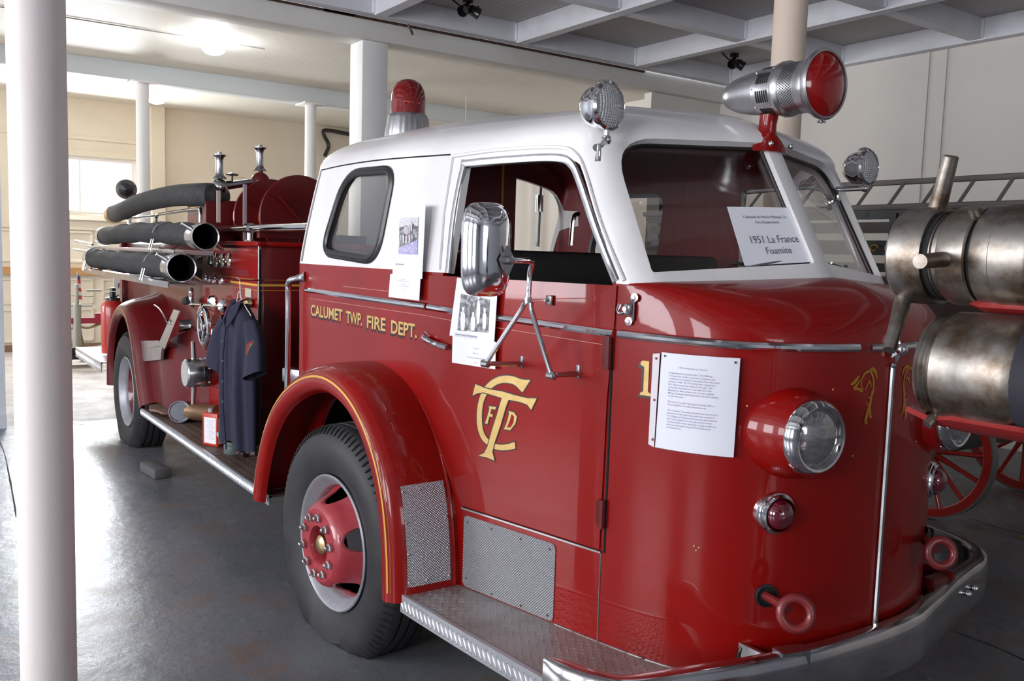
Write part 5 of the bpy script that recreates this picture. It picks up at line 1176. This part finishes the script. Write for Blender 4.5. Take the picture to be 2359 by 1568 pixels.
G().tube([(hk.x,1.84,1.455),(hk.x,hk.y-.01,1.455)],.004,6).build('hanger_peg',CHROMED,TRUCK)
G().lathe([(.03,0),(.035,.02),(.02,.04)],up('y',1.83,578,698),(.4,-1,0),14).build('small_outlet',BRASS,TRUCK)
# ---- papers -----------------------------------------------------------------
def para(name,lines,a0,a1,z1,lh,m,parent,off,mapf=None,center=False,frac=.60):
    V=[];Fc=[]
    for k,(txt,w) in enumerate(lines):
        if not txt: continue
        v,f=text2d(txt,.004); b1_=z1-k*lh; wd=(a1-a0)*w; s0=(a0+a1)/2-wd/2 if center else a0
        mn,mx=v.min(0),v.max(0); sx=wd/(mx[0]-mn[0]); v=np.c_[(v[:,0]-mn[0])*sx+s0,v[:,1]*lh*frac/.70+b1_-lh*frac]
        n=len(V); V+=v.tolist(); Fc+=[[i+n for i in q] for q in f]
    return skin(name,V,Fc,m,parent,off,step=9,mapf=mapf)
# information sheet on the nose: flat sheet standing off the curved skin
A0,A1=surf(2.517,1.2,.012),surf(2.772,1.2,.016)
def flat(s,z,o):  # sheet frame: s in metres along the sheet 0..W
    d=(A1-A0); d.z=0; W=d.length; d=d/W; nrm=Vector((d.y,-d.x,0)); return Vector((A0.x,A0.y,0))+d*s+nrm*(o-.055*math.sin(PI*min(max(s/W,0),1))*-.0+.0)+nrm*(-(s/W)*(1-s/W)*-.075)+Vector((0,0,z))
Wd=((A1.x-A0.x)**2+(A1.y-A0.y)**2)**.5
t=poly('information_sheet',[(0.018,1.366),(Wd,1.366),(Wd-.004,1.067),(0.010,1.067)],PAPER,None,.001,mapf=flat,step=.03,thick=.0008); tag(t,'printed information sheet in a clear sleeve taped on the truck nose','paper')
poly('plastic_sleeve',[(-.014,1.362),(0.0,1.372),(Wd+.002,1.370),(Wd-.002,1.062),(-.004,1.060),(-.016,1.07)],GLASSC,t,.003,mapf=flat,step=.03)
poly('sleeve_strip',[(-.013,1.358),(.012,1.362),(.006,1.066),(-.015,1.072)],LABELP,t,.0012,mapf=flat,step=.03)
for s,z in ((.030,1.356),(Wd-.012,1.353)): poly('punched_hole',[(s+.0035*math.cos(a),z+.0035*math.sin(a)) for a in np.linspace(0,2*PI,10)[:-1]],BLKP,t,.004,mapf=flat,step=9)
for z in (1.345,1.215,1.09): poly('sleeve_hole',[(.000+.0035*math.cos(a),z+.0045*math.sin(a)) for a in np.linspace(0,2*PI,10)[:-1]],REDI,t,.004,mapf=flat,step=9)
LT=["Originally purchased by the C & H Mining","Company for its fire protection purposes and","transferred to Calumet Township when the mines","closed in 1968. The Township then organized a","Fire Department that exists to this day.  The","Township Fire Station is one mile SE of the","Museum on Mine Street and is in the original","Mining Company Building which has been added","to over the years.","","This truck was built during the Korean War as","fire protection was still a local priority.","","The Calumet Township jurisdictional area for fire","protection is the unincorporated area outside of","the Villages of Calumet and Laurium and extends","from Lake Superior on the east, to Keweenaw","County on the north, half way to Lake Linden on","the west and south along US-41 including the","residential area."]
WL=[.86,.91,1.0,.93,.87,.86,.90,.98,.33,0,.93,.78,0,1.0,.94,.98,.90,.97,.88,.31]
para('sheet_text',list(zip(LT,WL)),.046,.205,1.309,.0089,INKL,t,.002,flat)
para('sheet_title',[("1951 American La France",1)],.078,.165,1.327,.0089,INKL,t,.002,flat)
# photo sheet by the rear window (two leaves)
def wallmap(s,z,o): return surf(s,1.5,0)+Vector((0,-o,z-1.5))
t=poly('photo_sheet',[(1.165,1.840),(1.405,1.838),(1.390,1.545),(1.140,1.545)],PAPER,None,.022,mapf=wallmap,thick=.0008); tag(t,'white sheet with a group photo taped beside the rear side window','paper')
poly('group_photo',[(1.198,1.788),(1.355,1.788),(1.352,1.640),(1.195,1.640)],PHOTOB,t,.0235,mapf=wallmap); poly('photo_sky',[(1.198,1.788),(1.355,1.788),(1.354,1.752),(1.325,1.755),(1.312,1.768),(1.303,1.752),(1.25,1.755),(1.197,1.748)],PHOTOW,t,.024,mapf=wallmap); poly('photo_grass',[(1.195,1.665),(1.24,1.672),(1.353,1.70),(1.352,1.640),(1.195,1.640)],PHOTOV,t,.024,mapf=wallmap)
g=G()
for s,z in ((1.252,1.738),(1.268,1.735),(1.285,1.74),(1.302,1.748),(1.238,1.70),(1.262,1.70),(1.288,1.702)):
    p=wallmap(s,z,.025); g.box(p,(.012,.001,.030)); g.ball(p+Vector((0,0,.019)),.0035,6)
g.build('photo_people',mat('people_light',(.62,.56,.62),.6),t)
para('caption',[("C&H Fire Department",1)],1.168,1.240,1.603,.010,INK,t,.0235,wallmap,frac=.8)
t=poly('caption_sheet',[(1.118,1.556),(1.375,1.556),(1.368,1.458),(1.105,1.458)],PAPER,None,.0205,mapf=wallmap,thick=.0008); tag(t,'lower white caption leaf hanging over the chrome strip below the side window','paper')
para('caption_text',[("Back Row:",.35),("C. Matthews, Bert Brunet, Clarence Prisk",1),("",0),("Front Row:",.35),("Frank Jacobs, Bill Johnson, Fred Gray",.9),("",0),("1925",.16)],1.185,1.290,1.540,.0068,INKL,t,.022,wallmap,center=True)
def doormap(s,z,o): return surf(s,z,o)
t=poly('photo_sheet',[(1.622,1.560),(1.838,1.545),(1.828,1.336),(1.585,1.338)],PAPER,None,.027,thick=.0008); tag(t,'white sheet with a black and white photo hanging on the door behind the mirror','paper')
poly('group_photo',[(1.648,1.50),(1.800,1.488),(1.797,1.366),(1.632,1.362)],PHOTOB,t,.0285)
g=G(); MWH=mat('people_white',(.75,.75,.78),.6)
for s,z,h_,w_ in ((1.663,1.40,.070,.028),(1.718,1.395,.055,.026),(1.745,1.440,.085,.020),(1.778,1.41,.060,.022)):
    p=surf(s,z,.018); q=[(-.35,-.5),(-.5,.0),(-.42,.38),(-.15,.5),(.15,.5),(.42,.38),(.5,0),(.35,-.5)]
    g.add([surf(s+a*w_,z+b*h_,.0300) for a,b in q],[tuple(range(8))]); g.add([surf(s+.0065*math.cos(a),z+h_*.62+.009*math.sin(a),.0300) for a in np.linspace(0,2*PI,9)[:-1]],[tuple(range(8))])
g.build('photo_people',MWH,t)
para('caption',[("Calumet Township Fire Department",1)],1.618,1.740,1.352,.0115,INK,t,.0285,frac=.8)
poly('caption_rule',[(1.618,1.3405),(1.740,1.3395),(1.740,1.3385),(1.618,1.3395)],INKL,t,.0285)
t=poly('caption_sheet',[(1.600,1.340),(1.834,1.336),(1.834,1.236),(1.60,1.236)],PAPER,None,.024,thick=.0008); tag(t,'lower white caption leaf on the door, partly behind the mirror arm','paper')
para('caption_text',[("Art Thomas",.30),("",0),("Ray Lane",.30),("",0),("Frank Neary  Paul Heikel  Bill Siler",1),("",0),("1971",.12)],1.685,1.780,1.305,.0088,INKL,t,.0252,center=True)
# placard behind the windscreen
u0=Vector(at('x',-2.0,1675,476)); 
def plan_ws(px,py,o=.022):
    r=Vector(RW@_d((px,py))); n=Vector(wn); P0=Vector(WA)+n*o; k=(P0-Vector(CAM)).dot(n)/r.dot(n); return Vector(CAM)+r*k
Q=[plan_ws(*p) for p in ((1675,476),(1816,478),(1870,603),(1716,612))]
def sgn(s,z,o): a=Q[3].lerp(Q[2],s); b=Q[0].lerp(Q[1],s); return a.lerp(b,z)+Vector(wn)*o
t=skin('windscreen_placard',[(0,0),(1,0),(1,1),(0,1)],[(0,1,2,3)],PAPER,None,.0,step=9,mapf=sgn,thick=.001); tag(t,'white printed placard leaning on the windscreen above the wiper','sign')
def stext(txt,a0,a1,b0,b1,bold=0.004,name='placard_text'):
    V,f=text2d(txt,bold); V=fit2d(V,a0,a1,b0,b1); skin(name,V.tolist(),f,INK,t,.0015,step=9,mapf=sgn)
stext("Calumet & Hecla Mining Co.",.20,.90,.785,.845,0); stext("Fire Department",.37,.745,.69,.750,0); stext("1951 La France",.20,.935,.36,.49,0); stext("Foamite",.38,.76,.17,.285,0)
# ================================================================== THE HOSE CART IN THE FOREGROUND
cart=thing('hose_cart','red cart with curved trays carrying the two big steel-ended hoses close up','cart',(.2,1.6,0))
CR=mat('cart_red',(.22,.006,.006),.42,coat=.4,noise=(6,(.26,.01,.01),.4,.7))
def trough(name,yc,zc,r,x0,x1,a0,a1,tip=.10):
    g=G()
    def fn(u,v):
        x=x0+(x1-x0)*v; k=min(1,(x-x0)/tip); aa0=-PI/2+(a0)*(.25+.75*k); aa1=-PI/2+(a1)*(.25+.75*k); a=aa0+(aa1-aa0)*u
        return Vector((x,yc-r*math.sin(a-PI/2+PI/2)*0+r*math.cos(a),zc+r*math.sin(a)+.02*(1-k)**2))
    g.grid(fn,14,40); o=g.build(name,CR,cart); solid(o,.010,1); apply_mods(o); return o
trough('lower_tray',1.585,1.470,.112,-.935,1.3,-.72,.72,.10)
trough('upper_tray',1.60,1.672,.100,-.86,1.3,-.50,.50,.05)
g=G(); 
for x in (.15,1.0):
    g.box((x,1.72,.80),(.06,.05,1.20)); g.box((x,1.60,1.345),(.06,.30,.04)); g.box((x,1.735,1.56),(.05,.04,.42))
g.box((.6,1.72,.42),(1.5,.08,.10)); g.box((.6,2.45,.42),(1.5,.08,.10)); g.box((.6,2.08,.45),(1.3,.8,.04)); g.build('cart_frame',CR,cart)
for x in (.1,1.1):
    for y in (1.72,2.50):
        W_=sub_w=bpy.data.objects.new('cart_wheel',None); COL.objects.link(W_); W_.parent=cart; W_.matrix_parent_inverse=Matrix.Translation(-cart.location)
        g=G(); g.lathe([(.20,-.02),(.24,-.02),(.24,.02),(.20,.02),(.20,-.02)],(x,y-.07,.24),(0,1,0),32,cap=False); g.build('wheel_rim',BLACKR,W_)
        g=G()
        for k in range(8): a=k*PI/4; g.tube([(x,y-.07,.24),(x+.2*math.cos(a),y-.07,.24+.2*math.sin(a))],.012,6)
        g.lathe([(.035,-.04),(.035,.06)],(x,y-.07,.24),(0,1,0),12); g.build('wheel_spokes',CR,W_)
def bighose(name,label,yc,zc,prof,hr,lugs,xh,dx=.045):
    prof=[(x+dx,r) for x,r in prof]; xh+=dx; lugs=dict(grooves=[(a+dx,b,c) for a,b,c in lugs['grooves']],rods=[((Vector(P[0])+Vector((dx*.4,0,0)),Vector(P[1])+Vector((dx*.4,0,0))),a,b) for P,a,b in lugs['rods']])
    t=thing(name,label,'hose',(.2,yc,zc-hr)); g=G()
    g.lathe([(r,x) for x,r in prof],(0,yc,zc),(1,0,0),96,cap=False); c_=g.build('coupling',STEEL,t)
    G().lathe([(0,prof[0][0]+.004),(prof[0][1],prof[0][0]+.004)],(0,yc,zc),(1,0,0),48).build('coupling_face',STEEL,c_)
    for x in lugs['grooves']: G().lathe([(x[1],x[0]),(x[1],x[0]+x[2])],(0,yc,zc),(1,0,0),96,cap=False).build('coupling_groove',BLACK,c_)
    for P,r0,r1 in lugs['rods']: g=G(); g.tube([P[0],Vector(P[0]).lerp(Vector(P[1]),.5),P[1]],[r0,(r0+r1)/2,r1],16); g.build('coupling_lug',STEEL,c_,ang=50)
    g=G(); g.tube([(xh,yc,zc)]+[(x,yc,zc) for x in np.linspace(xh+.1,1.25,8)],hr,40); g.build('hose_body',mat('hose_rubber',(.014,.012,.020),.75,bump=(140,.3,.001)) if 'hose_rubber' not in MAT else MAT['hose_rubber'],t)
    return t
bighose('large_hose','large hose with three-ring rusty steel coupling and long lugs, upper one on the red cart',1.60,1.672,
 [(-1.012,.078),(-1.012,.086),(-1.006,.0905),(-.950,.0905),(-.944,.088),(-.944,.080),(-.915,.080),(-.915,.0865),(-.912,.0885),(-.866,.0885),(-.863,.086),(-.863,.080),(-.855,.080),(-.855,.088),(-.851,.0905),(-.822,.0905),(-.820,.0925),(-.765,.0925),(-.760,.090),(-.760,.084)],.086,
 dict(grooves=[(-.9435,.0815,.010),(-.8625,.0815,.007),(-.930,.0808,.003)],
 rods=[(((-.940,1.60,1.755),(-.912,1.585,1.852)),.0165,.0135),(((-.972,1.565,1.592),(-.953,1.50,1.497)),.0155,.0115),(((-.872,1.515,1.665),(-.862,1.425,1.660)),.014,.0125),(((-.838,1.55,1.742),(-.836,1.535,1.756)),.012,.010)]),-.775)
g=G(); sc_=Vector((-.968,1.60,1.672)); 
bighose('large_hose','large hose with a plain two-band steel sleeve, lower one on the red cart',1.585,1.470,
 [(-.945,.088),(-.945,.094),(-.940,.098),(-.936,.094),(-.930,.099),(-.926,.095),(-.920,.100),(-.916,.096),(-.911,.103),(-.862,.1035),(-.860,.1045),(-.790,.1035),(-.786,.1025),(-.775,.097)],.0975,
 dict(grooves=[],rods=[(((-.880,1.535,1.388),(-.886,1.515,1.370)),.010,.009)]),-.790,.062)
o=G().lathe([(.0075,-.0915),(0,-.0915)],(-.975,1.60,1.672),Vector((0,.82,-.57)),12).build('screw_hole',BLACK); bpy.data.objects.remove(o)
# ================================================================== LADDER WAGON BEHIND, AT THE RIGHT
wag=thing('ladder_wagon','dark wooden ladder wagon on red spoked wheels by the right wall','wagon',(-3.2,6.2,0))
WR=mat('wagon_red',(.42,.015,.008),.4,coat=.5); IRON=mat('iron_tyre',(.25,.23,.22),.5,.7); DW=mat('dark_wood',(.045,.022,.016),.5,coat=.3); DBK=mat('wagon_black',(.012,.011,.012),.4,coat=.3)
def spoked(x,y,r,ph=0):
    W_=bpy.data.objects.new('spoked_wheel',None); COL.objects.link(W_); W_.parent=wag; W_.matrix_parent_inverse=Matrix.Translation(-wag.location)
    c_=(x,y,r)
    G().lathe([(r-.012,-.028),(r,-.028),(r,.028),(r-.012,.028),(r-.012,-.028)],c_,(0,1,0),64,cap=False).build('iron_tyre',IRON,W_)
    G().lathe([(r-.068,-.022),(r-.062,-.027),(r-.012,-.027),(r-.012,.027),(r-.062,.027),(r-.068,.022),(r-.068,-.022)],c_,(0,1,0),64,cap=False).build('felloe',WR,W_)
    base=None
    for k in range(14):
        a=ph+2*PI*k/14
        if base is None: g=G(); g.tube([(.055,0,0),(.12,0,0),(.25,0,0),(r-.06,0,0)],[.026,.023,.018,.020],10,flat=.8); base=g.build('spoke',WR,W_); o=base
        else: o=base.copy(); COL.objects.link(o); o.parent=W_
        o.location=c_; o.rotation_euler=(0,-a,0)
    G().lathe([(.045,-.14),(.05,-.11),(.062,-.06),(.075,-.03),(.075,.03),(.062,.06),(.05,.11)],c_,(0,1,0),28).build('hub',IRON,W_)
for x,y,r,ph in ((-3.17,5.60,.45,.08),(-3.17,6.95,.45,.2),(-5.6,5.60,.50,.1),(-5.6,6.95,.50,.3)): spoked(x,y,r,ph)
tp('axle',DBK,lambda g:(g.box((-3.17,6.27,.45),(.07,1.4,.07)),g.box((-5.6,6.27,.50),(.07,1.4,.07)),g.box((-4.4,6.27,.72),(3.4,.14,.10)),g.box((-3.17,6.27,.60),(.14,1.0,.24)),g.box((-5.6,6.27,.62),(.14,1.0,.22))),wag)
tp('wagon_rail',DBK,lambda g:(g.box((-3.6,5.62,2.000),(4.6,.06,.055)),),wag); tp('wagon_rail',DW,lambda g:(g.box((-3.6,5.64,1.915),(4.6,.06,.075)),),wag)
tp('wagon_rail',DBK,lambda g:(g.box((-3.6,5.60,1.775),(4.6,.05,.10)),),wag); tp('wagon_rail',DBK,lambda g:(g.box((-3.6,5.60,1.640),(4.6,.05,.06)),),wag)
tp('wagon_body',DW,lambda g:(g.box((-3.9,6.2,1.40),(4.6,1.0,.35)),g.box((-4.3,6.2,.95),(2.6,.8,.5))),wag)
tp('ladder_post',DBK,lambda g:(g.box((-3.52,5.60,1.75),(.05,.05,.52)),g.box((-5.2,5.6,1.65),(.06,.06,.7))),wag); tp('ladder_post',DBK,lambda g:(g.box((-2.2,5.6,1.65),(.06,.06,.7)),),wag)
tp('gold_scrollwork',GOLDP,lambda g:[g.tube([(-3.75+.03*math.cos(a)+k*.11,5.568,1.775+.02*math.sin(a)) for a in np.linspace(0,5.2,12)],.004,5) for k in range(4)] and None,wag); wag.children[-1]['kind']='stuff'
lad=thing('wall_ladder','grey wooden ladder laid on its edge on top of the wagon by the right wall','ladder',(-3.2,5.7,2.03)); LG=mat('ladder_grey',(.20,.17,.16),.6)
tp('ladder_rail',LG,lambda g:(g.tube([(-6.0,5.78,2.235),(-1.5,5.78,2.235)],.020,8),),lad); tp('ladder_rail',LG,lambda g:(g.tube([(-6.0,5.62,2.052),(-1.5,5.62,2.052)],.022,8),),lad)
base=None
for k in range(17):
    x=-5.8+k*.245
    if base is None: g=G(); g.tube([(0,5.62,2.052),(.02,5.78,2.235)],.012,8); base=g.build('rung',LG,lad); o=base; pass
    else: o=base.copy(); COL.objects.link(o)
    o.location.x=x
    _parent(o,lad)
# bits of straw / litter on the floor
g=G()
for px,py in ((2344,1236),(2350,1240),(2160,1322),(2294,1100),(2355,1060)):
    p=at('z',.004,px,py)
    for k in range(3): g.box(p+Vector((rng.rand()*.03,rng.rand()*.03,.003)),(.03,.008,.004),rotz(rng.rand()*3))
tag(g.build('straw_litter',mat('straw',(.45,.25,.03),.8)),'scraps of orange straw on the grey floor near the bumper','litter',kind='stuff')
# wheel chock under the truck
g=G(); p=at('z',0,358,1092); g.box(p+Vector((0,0,.035)),(.30,.12,.07),rotz(.12),bev=.01); tag(g.build('wheel_chock',mat('chock',(.09,.085,.085),.8)),'dark grey block on the floor under the running board','block')
# ================================================================== FAR LEFT CORNER: stand, flag, red rail, hoses
def B(px,py,x=-13): return Vector(at('x',x,px,py))
st=thing('metal_stand','tall weathered metal stand on the floor by the far wall, red rail across it','stand',tuple(B(177,822)*1.0)); SG=mat('stand_grey',(.36,.36,.32),.6,.3)
tp('stand_post',SG,lambda g:(g.tube([B(177,818),B(177,700)],.055,12),g.tube([B(177,705),B(177,655)],.028,10)),st)
tp('stand_foot',DBK,lambda g:(g.box(B(177,820),(.35,.35,.05)),g.tube([B(160,824),B(194,824)],.02,6),g.box(B(177,812),(.14,.14,.14))),st)
tp('cross_rail',mat('rail_red',(.35,.02,.05),.5),lambda g:(g.box((B(150,738)+B(246,738))/2,(.06,(B(246,738)-B(148,738)).length,.075)),g.box(B(227,733),(.08,.09,.14))),st)
tp('brace_rod',SG,lambda g:(g.tube([B(150,704),B(212,704)],.012,6),g.tube([B(200,669),B(234,669)],.014,6),g.tube([B(150,680),B(215,682)],.008,6)),st)
tp('hanging_hose',mat('hose_tan',(.30,.22,.10),.6),lambda g:(g.tube(cr([B(150,748),B(165,756),B(180,752),B(205,754),B(235,744)],5),.018,6),g.tube(cr([B(183,745),B(188,775),B(195,800),B(212,822),B(240,826)],5),.014,6),g.tube([B(152,770),B(164,810)],.012,6)),st)
fl_=thing('small_flag','small drooping red, white and blue flag on top of the stand by the far wall','flag',tuple(B(181,690)))
tp('flag_pole',SG,lambda g:(g.tube([B(179,690),B(179,626)],.012,6),),fl_)
for k in range(6):
    tp('flag_cloth' if k else 'flag_canton',[FLAGB,FLAGR,FLAGW,FLAGR,FLAGW,FLAGR][k],lambda g:(g.prism([B(178,634+k*9),B(181+k*.6+3,632+k*9+4),B(182+k*.9+3,632+k*9+13),B(178,643+k*9)],(.02,0,0)),),fl_)
bd=thing('white_signboard','white board with one letter standing at the truck rear corner','sign',tuple(at('z',0,275,800)))
tp('sign_panel',POSTW,lambda g:(g.box((at('x',-11,267,700)+at('x',-11,284,632))/2,(.02,.125,.75)),),bd)
V,f=text2d('F',.01); p0=at('x',-10.985,272,663); V=fit2d(V,0,.035,0,.055); mk('sign_letter',[(p0[0],p0[1]+a,p0[2]+b) for a,b in V],f,INK,bd)
tp('sign_leg',POSTW,lambda g:(g.tube([at('x',-11,275,700),(-11,at('x',-11,275,700)[1],0)],.02,6),),bd)
# pipe lying on the far floor
g=G(); g.tube([at('z',.09,196,818),at('z',.09,250,806)],.10,12); g.tube([at('z',.20,200,812),at('z',.26,245,795)],.02,6)
tag(g.build('floor_hose_roll',mat('roll_dark',(.10,.08,.07),.7)),'dark roll lying on the floor beside the metal stand','roll')

# floor cracks
g=G()
def crack(pts):
    P=cr([at('z',.0,*p) for p in pts],6); 
    for a,b in zip(P[:-1],P[1:]):
        a=Vector(a);b=Vector(b); d=(b-a).normalized(); n=Vector((-d.y,d.x,0))*.004*(.6+rng.rand()); g.add([a+n+Vector((0,0,.0012)),a-n+Vector((0,0,.0012)),b-n+Vector((0,0,.0012)),b+n+Vector((0,0,.0012))],[(0,1,2,3)])
crack([(2108,1420),(2180,1447),(2240,1470),(2300,1493),(2380,1530)]); crack([(-30,960),(5,1030),(20,1090),(38,1190)]); crack([(150,974),(200,978),(262,973)]); crack([(2240,1195),(2300,1215),(2380,1235)])
struct(g.build('trim_7',BLACK))

for pre,grp in (('round_column','round columns of the hall'),('suction_hose','black suction hoses racked on the truck side'),('large_hose','big hoses on the red cart'),('coffer_spotlight','black spotlights in the ceiling coffers'),('painted_board','narrow boards on the running board'),('photo_sheet','photo sheets taped on the truck'),('caption_sheet','caption leaves below the photo sheets')):
    for o in bpy.data.objects:
        if o.parent is None and o.name.split('.')[0]==pre: o['group']=grp
